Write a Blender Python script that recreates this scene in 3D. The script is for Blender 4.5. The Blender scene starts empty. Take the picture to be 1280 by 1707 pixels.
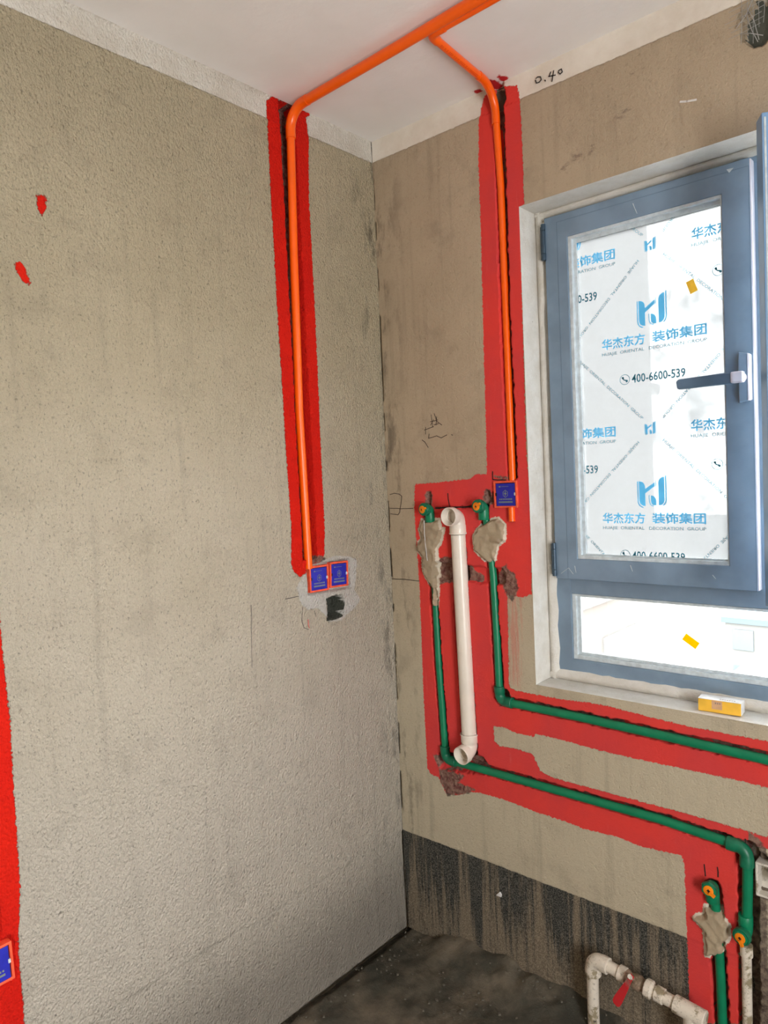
import bpy, bmesh, math, random
import numpy as np
from mathutils import Vector, Matrix
random.seed(7); rng = np.random.RandomState(7)
SC = bpy.context.scene
COL = SC.collection
# ------------------------------------------------------------------ camera
FPX, YAW, PITCH, ROLL = 1208.558, 0.728966, -0.0506483, -0.0459333
CAM = Vector((1.66887728, -1.8910171, 1.61896816))
Fv = Vector((-math.sin(YAW)*math.cos(PITCH), math.cos(YAW)*math.cos(PITCH), math.sin(PITCH)))
R0 = Vector((math.cos(YAW), math.sin(YAW), 0)); U0 = R0.cross(Fv)
Rv = math.cos(ROLL)*R0 + math.sin(ROLL)*U0; Uv = -math.sin(ROLL)*R0 + math.cos(ROLL)*U0
cd = bpy.data.cameras.new('camera'); cam = bpy.data.objects.new('camera', cd); COL.objects.link(cam)
cd.sensor_fit = 'HORIZONTAL'; cd.sensor_width = 36.0; cd.lens = FPX/1280*36.0; cd.clip_start = 0.02; cd.clip_end = 500
M = Matrix((Rv, Uv, -Fv)).transposed().to_4x4(); M.translation = CAM; cam.matrix_world = M
SC.camera = cam
# ------------------------------------------------------------------ daylight
wd = bpy.data.worlds.new('sky'); SC.world = wd; wd.use_nodes = True
bg = wd.node_tree.nodes['Background']; bg.inputs[0].default_value = (0.96, 0.955, 0.96, 1); bg.inputs[1].default_value = SKY_STRENGTH = 10.0
def portal(name, loc, rot, sx, sy):
    ld = bpy.data.lights.new(name, 'AREA'); ld.shape = 'RECTANGLE'; ld.size = sx; ld.size_y = sy; ld.cycles.is_portal = True
    o = bpy.data.objects.new(name, ld); COL.objects.link(o); o.location = loc; o.rotation_euler = rot
portal('window_portal', (1.19, 0.30, 1.67), (-math.pi/2, 0, 0), 1.3, 1.5)
portal('balcony_portal', (3.05, -1.9, 1.3), (0, math.pi/2, 0), 1.7, .9)  # unseen opening, added and sized to give fill light
SC.view_settings.view_transform = 'Standard'; SC.view_settings.look = 'None'
SC.view_settings.exposure = 1.45; SC.view_settings.gamma = 1.0; SC.view_settings.use_curve_mapping = False
# wall outlines in metres, measured on each wall
D = {'C_smear': [[(0.426, -0.02), (0.452, -0.014), (0.451, 0.02), (0.439, 0.028), (0.428, 0.016)],
             [(0.482, -0.031), (0.501, -0.039), (0.509, -0.019), (0.51, 0.023), (0.495, 0.032), (0.478, 0.023), (0.477, -0.003)],
             [(0.52, -0.031), (0.533, -0.04), (0.535, -0.027), (0.544, -0.013), (0.54, 0.007), (0.522, 0.011), (0.517, -0.01)]],
 'L_crack': [[(-0.054, 0.336), (-0.093, 0.347), (-0.147, 0.348), (-0.2, 0.345), (-0.251, 0.342), (-0.32, 0.347)],
             [(-0.387, 0.348), (-0.438, 0.352), (-0.489, 0.347), (-0.536, 0.354), (-0.565, 0.359)]],
 'L_dash': [[(-0.143, 2.235), (-0.156, 2.209), (-0.166, 2.18)]],
 'L_drip': [[(-0.397, 1.184), (-0.396, 1.162), (-0.394, 1.155)]],
 'L_hole': [(-0.316, 1.235), (-0.295, 1.242), (-0.253, 1.235), (-0.241, 1.213), (-0.253, 1.171), (-0.277, 1.165), (-0.318, 1.166)],
 'L_left': [(-1.287, 1.245), (-1.282, 1.116), (-1.285, 0.963), (-1.285, 0.858), (-1.287, 0.754), (-1.3, 0.604), (-1.298, 0.497)],
 'L_level': [[(-0.485, 1.262), (-0.463, 1.262), (-0.427, 1.262)], [(-0.213, 1.268), (-0.189, 1.262), (-0.155, 1.26)], [(-0.134, 1.264), (-0.008, 1.258)]],
 'L_loop': [[(-0.417, 1.226), (-0.424, 1.185), (-0.417, 1.162), (-0.399, 1.153), (-0.371, 1.148)], [(-0.376, 1.225), (-0.362, 1.18)]],
 'L_mortar': [(-0.309, 1.363), (-0.263, 1.367), (-0.221, 1.362), (-0.173, 1.347), (-0.177, 1.296), (-0.19, 1.246), (-0.163, 1.207), (-0.199, 1.182), (-0.234, 1.168),
              (-0.259, 1.155), (-0.314, 1.162), (-0.326, 1.184), (-0.355, 1.212), (-0.399, 1.216), (-0.423, 1.236), (-0.44, 1.29), (-0.418, 1.312), (-0.39, 1.34)],
 'L_spot1': [(-1.146, 2.284), (-1.13, 2.289), (-1.123, 2.283), (-1.125, 2.26), (-1.134, 2.242), (-1.142, 2.244), (-1.146, 2.262)],
 'L_spot2': [(-1.204, 2.124), (-1.192, 2.131), (-1.181, 2.116), (-1.172, 2.086), (-1.177, 2.076), (-1.19, 2.084), (-1.203, 2.107)],
 'L_stripe': [(-0.453, 2.731), (-0.43, 2.75), (-0.403, 2.75), (-0.343, 2.756), (-0.312, 2.751), (-0.278, 2.749), (-0.298, 2.733), (-0.293, 2.683), (-0.304, 2.488), (-0.304, 2.294),
              (-0.304, 2.178), (-0.309, 1.461), (-0.315, 1.38), (-0.328, 1.358), (-0.364, 1.346), (-0.421, 1.319), (-0.447, 1.341), (-0.454, 1.364), (-0.447, 1.473),
              (-0.456, 2.155), (-0.456, 2.303), (-0.458, 2.449), (-0.457, 2.595), (-0.454, 2.68)],
 'L_tick': [[(-0.197, 1.397), (-0.201, 1.35)]],
 'L_vert': [[(-0.612, 1.264), (-0.619, 1.147), (-0.623, 1.066), (-0.627, 0.973)], [(-0.636, 1.044), (-0.638, 0.988), (-0.642, 0.931)], [(-0.658, 1.255), (-0.658, 1.227)],
            [(-0.651, 1.254), (-0.652, 1.226)]],
 'R_040': [[(0.63, 2.715), (0.635, 2.717), (0.644, 2.714), (0.646, 2.706), (0.64, 2.701), (0.631, 2.702), (0.628, 2.711)], [(0.657, 2.7), (0.659, 2.697)],
           [(0.676, 2.715), (0.672, 2.707), (0.669, 2.705), (0.69, 2.701)], [(0.685, 2.715), (0.679, 2.688)],
           [(0.7, 2.709), (0.708, 2.71), (0.711, 2.701), (0.704, 2.698), (0.699, 2.704), (0.7, 2.709)]],
 'R_bare1': [(0.203, 1.333), (0.241, 1.345), (0.283, 1.338), (0.285, 1.259), (0.242, 1.259), (0.209, 1.248)],
 'R_bare2': [(0.432, 1.297), (0.471, 1.332), (0.475, 1.316), (0.502, 1.301), (0.514, 1.262), (0.489, 1.216), (0.467, 1.234), (0.454, 1.266), (0.43, 1.265)],
 'R_bare3': [(0.151, 0.665), (0.184, 0.664), (0.176, 0.621), (0.253, 0.622), (0.285, 0.625), (0.251, 0.59), (0.324, 0.587), (0.292, 0.565), (0.205, 0.533), (0.18, 0.577),
             (0.176, 0.616)],
 'R_chip': [(0.389, 0.258), (0.402, 0.272), (0.408, 0.265), (0.407, 0.258)],
 'R_cut': [[(0.209, 1.503), (0.255, 1.505), (0.318, 1.506), (0.368, 1.509)]],
 'R_green_g': [(0.184, 1.197), (0.186, 0.994), (0.198, 0.792), (0.204, 0.667)],
 'R_grey': [(0.4, 0.81), (0.444, 0.815), (0.481, 0.806), (0.545, 0.807), (0.553, 0.818), (0.651, 0.817), (0.76, 0.812), (0.857, 0.812), (0.98, 0.815), (1.192, 0.818),
            (1.19, 0.691), (1.016, 0.696), (0.603, 0.695), (0.564, 0.706), (0.551, 0.729), (0.539, 0.753), (0.479, 0.756), (0.422, 0.751), (0.403, 0.764)],
 'R_hole': [(1.163, 2.649), (1.17, 2.659), (1.185, 2.671), (1.192, 2.681), (1.262, 2.678), (1.26, 2.562), (1.222, 2.572), (1.204, 2.565), (1.183, 2.57), (1.169, 2.591),
            (1.164, 2.61)],
 'R_level': [[(-0.034, 1.254), (0.003, 1.256), (0.063, 1.258), (0.126, 1.256)]],
 'R_outline': [[(0.011, 1.551), (0.033, 1.555), (0.054, 1.552), (0.065, 1.544), (0.059, 1.515), (0.052, 1.489), (0.045, 1.481), (0.011, 1.484)],
               [(0.008, 1.504), (0.055, 1.502), (0.113, 1.503)]],
 'R_patch1': [(0.149, 1.463), (0.221, 1.465), (0.225, 1.433), (0.238, 1.435), (0.222, 1.39), (0.205, 1.372), (0.208, 1.328), (0.199, 1.302), (0.206, 1.241), (0.197, 1.174),
              (0.186, 1.173), (0.176, 1.239), (0.145, 1.29), (0.145, 1.339), (0.126, 1.36), (0.131, 1.387), (0.145, 1.396), (0.136, 1.432)],
 'R_patch2': [(0.395, 1.46), (0.449, 1.473), (0.472, 1.453), (0.472, 1.405), (0.445, 1.388), (0.434, 1.343), (0.418, 1.323), (0.404, 1.329), (0.356, 1.368), (0.353, 1.41),
              (0.364, 1.431)],
 'R_patch3': [(1.036, 0.464), (1.072, 0.46), (1.096, 0.436), (1.096, 0.402), (1.084, 0.38), (1.079, 0.345), (1.035, 0.326), (1.033, 0.394), (1.005, 0.418), (1.014, 0.43),
              (1.034, 0.442)],
 'R_red': [(0.124, 1.578), (0.128, 1.584), (0.233, 1.588), (0.347, 1.595), (0.373, 1.609), (0.412, 1.607), (0.415, 1.664), (0.426, 2.32), (0.426, 2.351), (0.427, 2.539),
           (0.433, 2.661), (0.442, 2.704), (0.453, 2.73), (0.48, 2.751), (0.568, 2.72), (0.574, 2.68), (0.577, 2.64), (0.579, 2.521), (0.577, 2.418), (0.579, 2.381),
           (0.563, 2.379), (0.561, 2.287), (0.555, 1.657), (0.561, 1.579), (0.56, 1.383), (0.556, 1.245), (0.527, 1.231), (0.471, 1.235), (0.468, 1.108), (0.464, 0.955),
           (0.468, 0.946), (0.489, 0.94), (0.623, 0.939), (0.765, 0.946), (0.883, 0.938), (1.003, 0.931), (1.194, 0.931), (1.189, 0.664), (1.153, 0.658), (1.126, 0.604),
           (1.127, 0.551), (1.12, 0.495), (1.116, 0.456), (1.117, 0.352), (1.116, 0.205), (1.116, 0.181), (0.99, 0.119), (0.989, 0.342), (0.987, 0.428), (0.986, 0.558),
           (0.98, 0.578), (0.868, 0.569), (0.8, 0.575), (0.703, 0.567), (0.638, 0.571), (0.541, 0.573), (0.472, 0.579), (0.399, 0.581), (0.334, 0.579), (0.298, 0.571),
           (0.249, 0.547), (0.2, 0.541), (0.185, 0.569), (0.172, 0.588), (0.141, 0.592), (0.125, 0.609), (0.124, 0.751), (0.123, 0.887), (0.124, 1.068), (0.125, 1.235),
           (0.121, 1.369), (0.117, 1.503)],
 'R_scribble': [[(0.102, 1.779), (0.108, 1.771), (0.114, 1.761)], [(0.125, 1.791), (0.125, 1.769), (0.122, 1.735)], [(0.13, 1.769), (0.138, 1.764)],
                [(0.147, 1.785), (0.14, 1.768), (0.149, 1.752)], [(0.158, 1.79), (0.172, 1.795), (0.184, 1.796)], [(0.17, 1.794), (0.17, 1.766)], [(0.183, 1.792), (0.18, 1.747)],
                [(0.165, 1.779), (0.193, 1.786), (0.232, 1.79)], [(0.195, 1.795), (0.189, 1.78)], [(0.176, 1.762), (0.215, 1.77)], [(0.207, 1.809), (0.21, 1.769)],
                [(0.22, 1.812), (0.228, 1.786), (0.248, 1.773)], [(0.215, 1.793), (0.202, 1.776)], [(0.229, 1.801), (0.225, 1.774)], [(0.216, 1.775), (0.235, 1.778)],
                [(0.195, 1.747), (0.192, 1.733), (0.225, 1.739), (0.244, 1.731), (0.267, 1.739)], [(0.164, 1.73), (0.176, 1.722), (0.188, 1.704)],
                [(0.284, 1.739), (0.291, 1.737)]],
 'R_slash': [[(0.465, 2.317), (0.475, 2.306)]],
 'R_ticks': [[(0.261, 1.551), (0.262, 1.532), (0.266, 1.508)], [(1.037, 0.573), (1.039, 0.543)], [(1.07, 0.576), (1.071, 0.551)], [(1.138, 0.672), (1.138, 0.658)],
             [(0.435, 1.615), (0.435, 1.59), (0.468, 1.588), (0.482, 1.587)]],
 'R_white': [[(1.024, 2.506), (1.04, 2.501), (1.061, 2.497)]]}
H = 2.75; WX0, WX1, WZ0, WZ1 = 0.56, 1.80, 0.97, 2.38
# ------------------------------------------------------------------ helpers
def lin(c):
    return tuple((v/255/12.92 if v/255 <= .04045 else ((v/255+.055)/1.055)**2.4) for v in c)+(1,)
def tag(o, label=None, cat=None, group=None, kind=None):
    if label: o['label'] = label
    if cat: o['category'] = cat
    if group: o['group'] = group
    if kind: o['kind'] = kind
    return o
def link(name, me, mat=None, parent=None, smooth=False, bevel=0, kind=None, label=None):
    o = bpy.data.objects.new(name, me); COL.objects.link(o)
    if mat is not None: me.materials.append(mat)
    if parent is not None:
        o.parent = parent
        o.matrix_parent_inverse = Matrix.Translation(-(parent_loc(parent) if parent.type == 'EMPTY' else Vector((0, 0, 0))))
    if smooth:
        for p in me.polygons: p.use_smooth = True
    if bevel:
        m = o.modifiers.new('bevel', 'BEVEL'); m.width = bevel; m.segments = 2; m.limit_method = 'ANGLE'
    if kind: o['kind'] = kind
    if label: o['label'] = label
    return o
def parent_loc(p):
    v = Vector((0, 0, 0))
    while p is not None:
        if p.type == 'EMPTY': v += Vector(p.get('base', (0, 0, 0)))
        p = p.parent
    return v
def empty(name, loc, label=None, cat=None, group=None, kind=None, parent=None):
    o = bpy.data.objects.new(name, None); COL.objects.link(o); o.location = loc; o['base'] = tuple(loc)
    o.empty_display_size = .05
    if parent is not None: o.parent = parent
    return tag(o, label, cat, group, kind)
class B:
    """mesh collector"""
    def __init__(s): s.v = []; s.f = []
    def quad(s, *pts): n = len(s.v); s.v += [tuple(p) for p in pts]; s.f.append(tuple(range(n, n+len(pts))))
    def box(s, x0, x1, y0, y1, z0, z1):
        n = len(s.v)
        s.v += [(x, y, z) for x in (x0, x1) for y in (y0, y1) for z in (z0, z1)]
        s.f += [tuple(n+i for i in q) for q in ((0,1,3,2),(4,6,7,5),(0,4,5,1),(2,3,7,6),(0,2,6,4),(1,5,7,3))]
        return s
    def ring(s, x0, x1, z0, z1, wl, wr, wb, wt, y0, y1):
        """mitred rectangular frame in an x-z plane"""
        o = [(x0,z0),(x1,z0),(x1,z1),(x0,z1)]; i = [(x0+wl,z0+wb),(x1-wr,z0+wb),(x1-wr,z1-wt),(x0+wl,z1-wt)]
        n = len(s.v)
        for y in (y0, y1):
            s.v += [(a, y, b) for a, b in o]+[(a, y, b) for a, b in i]
        for k in range(4):
            j = (k+1) % 4
            s.f += [(n+k, n+j, n+4+j, n+4+k), (n+8+k, n+12+k, n+12+j, n+8+j), (n+k, n+8+k, n+8+j, n+j), (n+4+k, n+4+j, n+12+j, n+12+k)]
        return s
    def prism(s, poly, y0, y1):
        n = len(s.v); m = len(poly)
        s.v += [(a, y0, b) for a, b in poly]+[(a, y1, b) for a, b in poly]
        s.f += [tuple(range(n, n+m)), tuple(range(n+2*m-1, n+m-1, -1))]
        s.f += [(n+k, n+m+k, n+m+(k+1) % m, n+(k+1) % m) for k in range(m)]
        return s
    def sweep(s, path, rad, seg=20, caps=True, closed_profile=None):
        path = [Vector(p) for p in path]; n0 = len(s.v)
        if not hasattr(rad, '__len__'): rad = [rad]*len(path)
        T = [(path[min(i+1, len(path)-1)]-path[max(i-1, 0)]).normalized() if (path[min(i+1, len(path)-1)]-path[max(i-1, 0)]).length > 1e-9 else None for i in range(len(path))]
        for i in range(len(T)):
            if T[i] is None: T[i] = T[i-1] if i else T[1]
        a = Vector((0, 0, 1)) if abs(T[0].z) < .9 else Vector((1, 0, 0))
        N = (a-T[0]*a.dot(T[0])).normalized()
        for i, p in enumerate(path):
            N = (N-T[i]*N.dot(T[i])).normalized(); Bn = T[i].cross(N)
            for k in range(seg):
                t = 2*math.pi*k/seg; s.v.append(tuple(p+rad[i]*(math.cos(t)*N+math.sin(t)*Bn)))
        for i in range(len(path)-1):
            for k in range(seg):
                a0 = n0+i*seg+k; a1 = n0+i*seg+(k+1) % seg
                s.f.append((a0, a1, a1+seg, a0+seg))
        if caps:
            s.f.append(tuple(n0+k for k in range(seg-1, -1, -1))); s.f.append(tuple(n0+(len(path)-1)*seg+k for k in range(seg)))
        return s
    def make(s, name, mat, parent=None, smooth=False, bevel=0, kind=None, label=None):
        me = bpy.data.meshes.new(name); me.from_pydata(s.v, [], s.f); me.update()
        bm = bmesh.new(); bm.from_mesh(me); bmesh.ops.recalc_face_normals(bm, faces=bm.faces); bm.to_mesh(me); bm.free()
        o = link(name, me, mat, parent, False, bevel, kind, label)
        if smooth:
            for p in me.polygons: p.use_smooth = len(p.vertices) == 4
            try: me.set_sharp_from_angle(angle=math.radians(38))
            except Exception: pass
        return o
def arc(c, r, a0, a1, u, v, n=8):
    c, u, v = Vector(c), Vector(u), Vector(v)
    return [c+r*(math.cos(a0+(a1-a0)*k/n)*u+math.sin(a0+(a1-a0)*k/n)*v) for k in range(n+1)]
def bend(p, d0, d1, r, n=8):
    """fillet points turning from direction d0 to d1 around corner p"""
    p, d0, d1 = Vector(p), Vector(d0).normalized(), Vector(d1).normalized()
    ang = math.acos(max(-1, min(1, d0.dot(d1)))); t = r*math.tan(ang/2)
    a, b = p-d0*t, p+d1*t
    c = a+(d1-d0*d0.dot(d1)).normalized()*r
    out = []
    for k in range(n+1):
        th = ang*k/n
        out.append(c+(a-c)*math.cos(th)+d0*r*math.sin(th))
    return out
# ------------------------------------------------------------------ materials
class NT:
    def __init__(s, name):
        s.m = bpy.data.materials.new(name); s.m.use_nodes = True; s.t = s.m.node_tree; s.t.nodes.clear()
        s.out = s.n('ShaderNodeOutputMaterial')
    def n(s, ty, **k):
        o = s.t.nodes.new(ty)
        for a, b in k.items(): setattr(o, a, b)
        return o
    def l(s, a, b): s.t.links.new(a, b)
    def math(s, op, a, b=None, c=None, clamp=False):
        o = s.n('ShaderNodeMath', operation=op, use_clamp=clamp)
        for i, v in enumerate((a, b, c)):
            if v is None: continue
            if hasattr(v, 'is_linked'): s.l(v, o.inputs[i])
            else: o.inputs[i].default_value = v
        return o.outputs[0]
    def mix(s, f, a, b, mode='MIX'):
        o = s.n('ShaderNodeMix', data_type='RGBA', blend_type=mode)
        for i, v in ((0, f), (6, a), (7, b)):
            if hasattr(v, 'is_linked'): s.l(v, o.inputs[i])
            else: o.inputs[i].default_value = v
        return o.outputs[2]
    def noise(s, scale, detail=3, rough=.55, vec=None, dist=0):
        o = s.n('ShaderNodeTexNoise'); o.inputs['Scale'].default_value = scale; o.inputs['Detail'].default_value = detail
        o.inputs['Roughness'].default_value = rough; o.inputs['Distortion'].default_value = dist
        s.l(vec if vec is not None else s.pos(), o.inputs['Vector']); return o.outputs[0]
    def pos(s):
        if not hasattr(s, '_p'): s._p = s.n('ShaderNodeNewGeometry').outputs['Position']
        return s._p
    def xyz(s):
        if not hasattr(s, '_x'):
            o = s.n('ShaderNodeSeparateXYZ'); s.l(s.pos(), o.inputs[0]); s._x = o.outputs
        return s._x
    def scaled(s, v):
        o = s.n('ShaderNodeMapping'); s.l(s.pos(), o.inputs[0]); o.inputs['Scale'].default_value = v; return o.outputs[0]
    def ramp(s, f, a, b):
        o = s.n('ShaderNodeMapRange'); o.interpolation_type = 'SMOOTHSTEP'; s.l(f, o.inputs[0]); o.inputs[1].default_value = a; o.inputs[2].default_value = b; return o.outputs[0]
    def attr(s, name): return s.n('ShaderNodeAttribute', attribute_name=name).outputs['Fac']
    def bsdf(s, col, rough=.8, spec=.3, bump=None, bstr=1., bdist=.002, metal=0, **k):
        o = s.n('ShaderNodeBsdfPrincipled')
        for nm, v in (('Base Color', col), ('Roughness', rough), ('Specular IOR Level', spec), ('Metallic', metal)):
            if hasattr(v, 'is_linked'): s.l(v, o.inputs[nm])
            else: o.inputs[nm].default_value = v
        if bump is not None:
            b = s.n('ShaderNodeBump'); b.inputs['Strength'].default_value = bstr; b.inputs['Distance'].default_value = bdist
            s.l(bump, b.inputs['Height']); s.l(b.outputs[0], o.inputs['Normal'])
        for a, b in k.items(): o.inputs[a].default_value = b
        s.l(o.outputs[0], s.out.inputs[0]); return o
def simple(name, rgb, rough=.5, spec=.4, var=.08, nscale=30, bump=0, metal=0, **k):
    t = NT(name); c = lin(rgb)
    f = t.noise(nscale, 4); d = tuple(max(0, x*(1-var*2.2)) for x in c[:3])+(1,)
    col = t.mix(t.ramp(f, .3, .7), d, c)
    t.bsdf(col, rough, spec, f if bump else None, 1., bump or .001, metal, **k); return t.m
def mask(t, name, amp, nscale, edge=.0012):
    """1 inside the outline stored as signed distance in a mesh attribute"""
    n = t.math('MULTIPLY', t.math('SUBTRACT', t.noise(nscale, 5, .65), .5), amp)
    d = t.math('ADD', t.attr(name), n)
    return t.math('SUBTRACT', 1., t.ramp(d, -edge, edge))
def plaster(name, base_a, base_b, red, coarse, side):
    t = NT(name); x, y, z = t.xyz()
    big = t.noise(1.6, 4, .6); mid = t.noise(9, 5, .6); fine = t.noise(150, 4, .7); grain = t.noise(420, 2, .6)
    col = t.mix(t.ramp(big, .32, .68), lin(base_a), lin(base_b))
    tone = t.ramp(t.math('ADD', z, t.math('MULTIPLY', big, .8)), 2.7, .9) if side == 'L' else t.ramp(t.math('ADD', z, t.math('MULTIPLY', big, .6)), 1.9, 1.0)  # left wall: yellow-to-neutral light gradient painted into the plaster by height
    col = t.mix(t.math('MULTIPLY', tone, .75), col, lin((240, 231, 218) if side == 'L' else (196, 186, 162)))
    col = t.mix(t.math('MULTIPLY', t.ramp(mid, .5, .75), .16 if coarse else .28), col, lin((120, 108, 92)))
    vst = t.noise(1, 4, .6, t.scaled((24, 24, 1.3)))
    col = t.mix(t.math('MULTIPLY', t.ramp(vst, .52, .72), .10 if coarse else .2), col, lin((100, 92, 80)))
    col = t.mix(t.math('MULTIPLY', t.ramp(grain, .55, .8), .35), col, lin((80, 70, 55)))
    pit = t.math('MULTIPLY', t.ramp(t.noise(130, 3, .6, t.scaled((1, 1.2, .8))), .58, .70), .42 if coarse else .18)
    col = t.mix(pit, col, lin((92, 80, 62)))
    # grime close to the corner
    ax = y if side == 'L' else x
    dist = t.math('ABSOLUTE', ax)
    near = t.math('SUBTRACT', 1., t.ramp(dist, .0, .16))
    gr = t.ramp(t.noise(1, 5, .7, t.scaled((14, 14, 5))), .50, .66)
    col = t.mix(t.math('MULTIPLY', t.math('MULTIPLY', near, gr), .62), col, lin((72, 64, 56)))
    rough_n = t.noise(60, 6, .75)
    if side == 'R':
        # dark abrasion above the window and beside the corner
        ab = t.ramp(t.noise(1, 6, .75, t.scaled((9, 9, 16))), .56, .68)
        dx = t.math('ABSOLUTE', t.math('SUBTRACT', x, t.math('ADD', .72, t.math('MULTIPLY', t.math('SUBTRACT', z, 2.45), .8))))
        zone = t.math('MULTIPLY', t.math('SUBTRACT', 1., t.ramp(dx, .06, .26)), t.ramp(z, 2.38, 2.44))
        col = t.mix(t.math('MULTIPLY', t.math('MULTIPLY', ab, zone), .6), col, lin((92, 78, 74)))
        # dark waterproof slurry at the foot of the wall with runs and rubbed streaks
        st = t.noise(1, 5, .7, t.scaled((34, 34, 1.2))); st2 = t.noise(1, 6, .8, t.scaled((120, 120, 7)))
        sp = t.noise(260, 3, .8)
        dk = t.mix(t.ramp(sp, .40, .68), lin((36, 40, 38)), lin((112, 108, 100)))
        run = t.math('ADD', t.math('MULTIPLY', st, .75), t.math('MULTIPLY', st2, .35))
        low = t.ramp(z, .33, .02)
        thr = t.math('ADD', run, t.math('ADD', t.math('MULTIPLY', t.math('SUBTRACT', 1., t.ramp(z, 0., .34)), .13), t.math('MULTIPLY', t.ramp(x, .04, .9), .05)))
        dk = t.mix(t.math('MULTIPLY', t.ramp(thr, .55, .70), .85), dk, t.mix(t.ramp(sp, .38, .66), lin((112, 100, 84)), lin((158, 144, 122))))
        wob = t.math('MULTIPLY', t.math('SUBTRACT', t.noise(60, 4), .5), .010)
        band = t.math('SUBTRACT', 1., t.ramp(t.math('ADD', z, wob), .355, .358))
        col = t.mix(band, col, dk)
    else:
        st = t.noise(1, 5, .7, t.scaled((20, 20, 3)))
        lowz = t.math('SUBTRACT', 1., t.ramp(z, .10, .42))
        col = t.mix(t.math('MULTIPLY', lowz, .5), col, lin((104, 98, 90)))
    # chiselled masonry (its colour also paints chase shade), pale mortar, red coating, deep hole
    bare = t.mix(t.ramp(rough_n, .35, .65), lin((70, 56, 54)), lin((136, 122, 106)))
    rn = t.ramp(t.noise(3.5, 4, .6), .3, .7)
    redc = t.mix(rn, lin(red[0]), lin(red[1]))
    redc = t.mix(t.math('MULTIPLY', t.ramp(t.noise(1, 5, .7, t.scaled((60, 60, 6))), .60, .76), .30), redc, lin(red[2]))
    m_red = mask(t, 'red', .016, 120)
    pin = t.math('SUBTRACT', 1., t.math('MULTIPLY', t.ramp(fine, .70, .80), .8))
    col = t.mix(t.math('MULTIPLY', m_red, pin), col, redc)
    wash = t.math('MULTIPLY', mask(t, 'wash', .03, 40, .012), t.ramp(t.noise(1, 5, .7, t.scaled((70, 70, 5))), .40, .62))
    col = t.mix(t.math('MULTIPLY', wash, .45), col, lin((206, 96, 88)))
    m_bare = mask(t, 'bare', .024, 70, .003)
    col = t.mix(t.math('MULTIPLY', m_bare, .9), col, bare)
    m_halo = mask(t, 'pale', .016, 110)
    m_pale = mask(t, 'putty', .005, 60)
    col = t.mix(m_halo, col, t.mix(t.ramp(mid, .3, .7), lin((246, 242, 234)), lin((234, 228, 216))) if side == 'L' else t.mix(t.ramp(mid, .3, .7), lin((226, 218, 202)), lin((200, 190, 170))))
    col = t.mix(m_pale, col, t.mix(t.ramp(mid, .3, .7), lin((176, 160, 134)), lin((160, 144, 120))))
    col = t.mix(mask(t, 'hole', .0025, 60), col, lin((96, 98, 88)))
    # ceiling putty lapped onto the wall
    wob2 = t.math('MULTIPLY', t.math('SUBTRACT', t.noise(45, 5, .7), .5), .008)
    cz = t.math('MULTIPLY', t.ramp(t.math('ADD', z, wob2), 2.6785, 2.6805), t.math('SUBTRACT', 1., m_red))
    col = t.mix(cz, col, t.mix(t.ramp(mid, .3, .7), lin((236, 230, 218)), lin((222, 213, 198))))
    # relief
    gv = t.n('ShaderNodeTexVoronoi'); gv.inputs['Scale'].default_value = 150 if coarse else 240; t.l(t.scaled((1, 1.25, .8)), gv.inputs['Vector'])
    relief = t.math('ADD', t.math('MULTIPLY', t.math('SUBTRACT', 1., gv.outputs['Distance']), .9 if coarse else .25), t.math('MULTIPLY', t.noise(75, 5, .75), 2.6 if coarse else 1.3))
    relief = t.math('ADD', relief, t.math('MULTIPLY', t.ramp(t.noise(55, 2, .5), .70, .78), -1.2 if coarse else -.5))
    damp = t.math('SUBTRACT', 1., t.math('MULTIPLY', t.math('MAXIMUM', cz, m_red), .55))
    relief = t.math('MULTIPLY', relief, damp)
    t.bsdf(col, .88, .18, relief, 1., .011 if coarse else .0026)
    return t.m
MATS = {}
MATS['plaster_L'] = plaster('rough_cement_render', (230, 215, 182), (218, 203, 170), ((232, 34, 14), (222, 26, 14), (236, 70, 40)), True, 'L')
MATS['plaster_R'] = plaster('trowelled_cement_render', (188, 171, 146), (176, 159, 134), ((226, 66, 58), (208, 66, 66), (226, 128, 114)), False, 'R')  # right-wall red is paler: veiling haze painted into the coating colour
def ceil_mat():
    t = NT('ceiling_putty'); n = t.noise(6, 4)
    c = t.mix(t.ramp(n, .3, .7), lin((236, 232, 227)), lin((241, 237, 233)))
    c = t.mix(mask(t, 'red', .018, 60, .003), c, lin((190, 40, 44)))
    t.bsdf(c, .8, .2, t.noise(40, 4), .4, .002); return t.m
MATS['ceiling'] = ceil_mat()
def floor_mat():
    t = NT('raw_slab'); n = t.noise(7, 6, .7); f = t.noise(120, 4, .8)
    c = t.mix(t.ramp(n, .35, .68), lin((88, 84, 74)), lin((124, 114, 98)))
    c = t.mix(t.ramp(f, .62, .78), c, lin((150, 140, 124)))
    c = t.mix(t.math('MULTIPLY', t.ramp(t.noise(2.2, 5, .7), .48, .62), .6), c, lin((58, 60, 54)))
    t.bsdf(c, .95, .1, t.math('ADD', n, f), 1., .006); return t.m
MATS['floor'] = floor_mat()
def reveal_mat():
    t = NT('whitewashed_reveal'); n = t.noise(14, 5, .7); f = t.noise(1, 4, .8, t.scaled((160, 160, 60)))
    c = t.mix(t.ramp(n, .3, .7), lin((214, 208, 196)), lin((228, 224, 216)))
    c = t.mix(t.ramp(f, .66, .74), c, lin((110, 102, 88)))
    t.bsdf(c, .9, .15, t.math('ADD', n, t.noise(90, 5, .8)), 1., .004); return t.m
MATS['reveal'] = reveal_mat()
MATS['red_reveal'] = simple('thin_red_coating', (200, 50, 48), .8)
MATS['grey'] = simple('grey_cement', (170, 160, 140), .9, .1, .1, 12, .002)
MATS['grit'] = simple('floor_grit', (104, 98, 86), .9)
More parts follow.
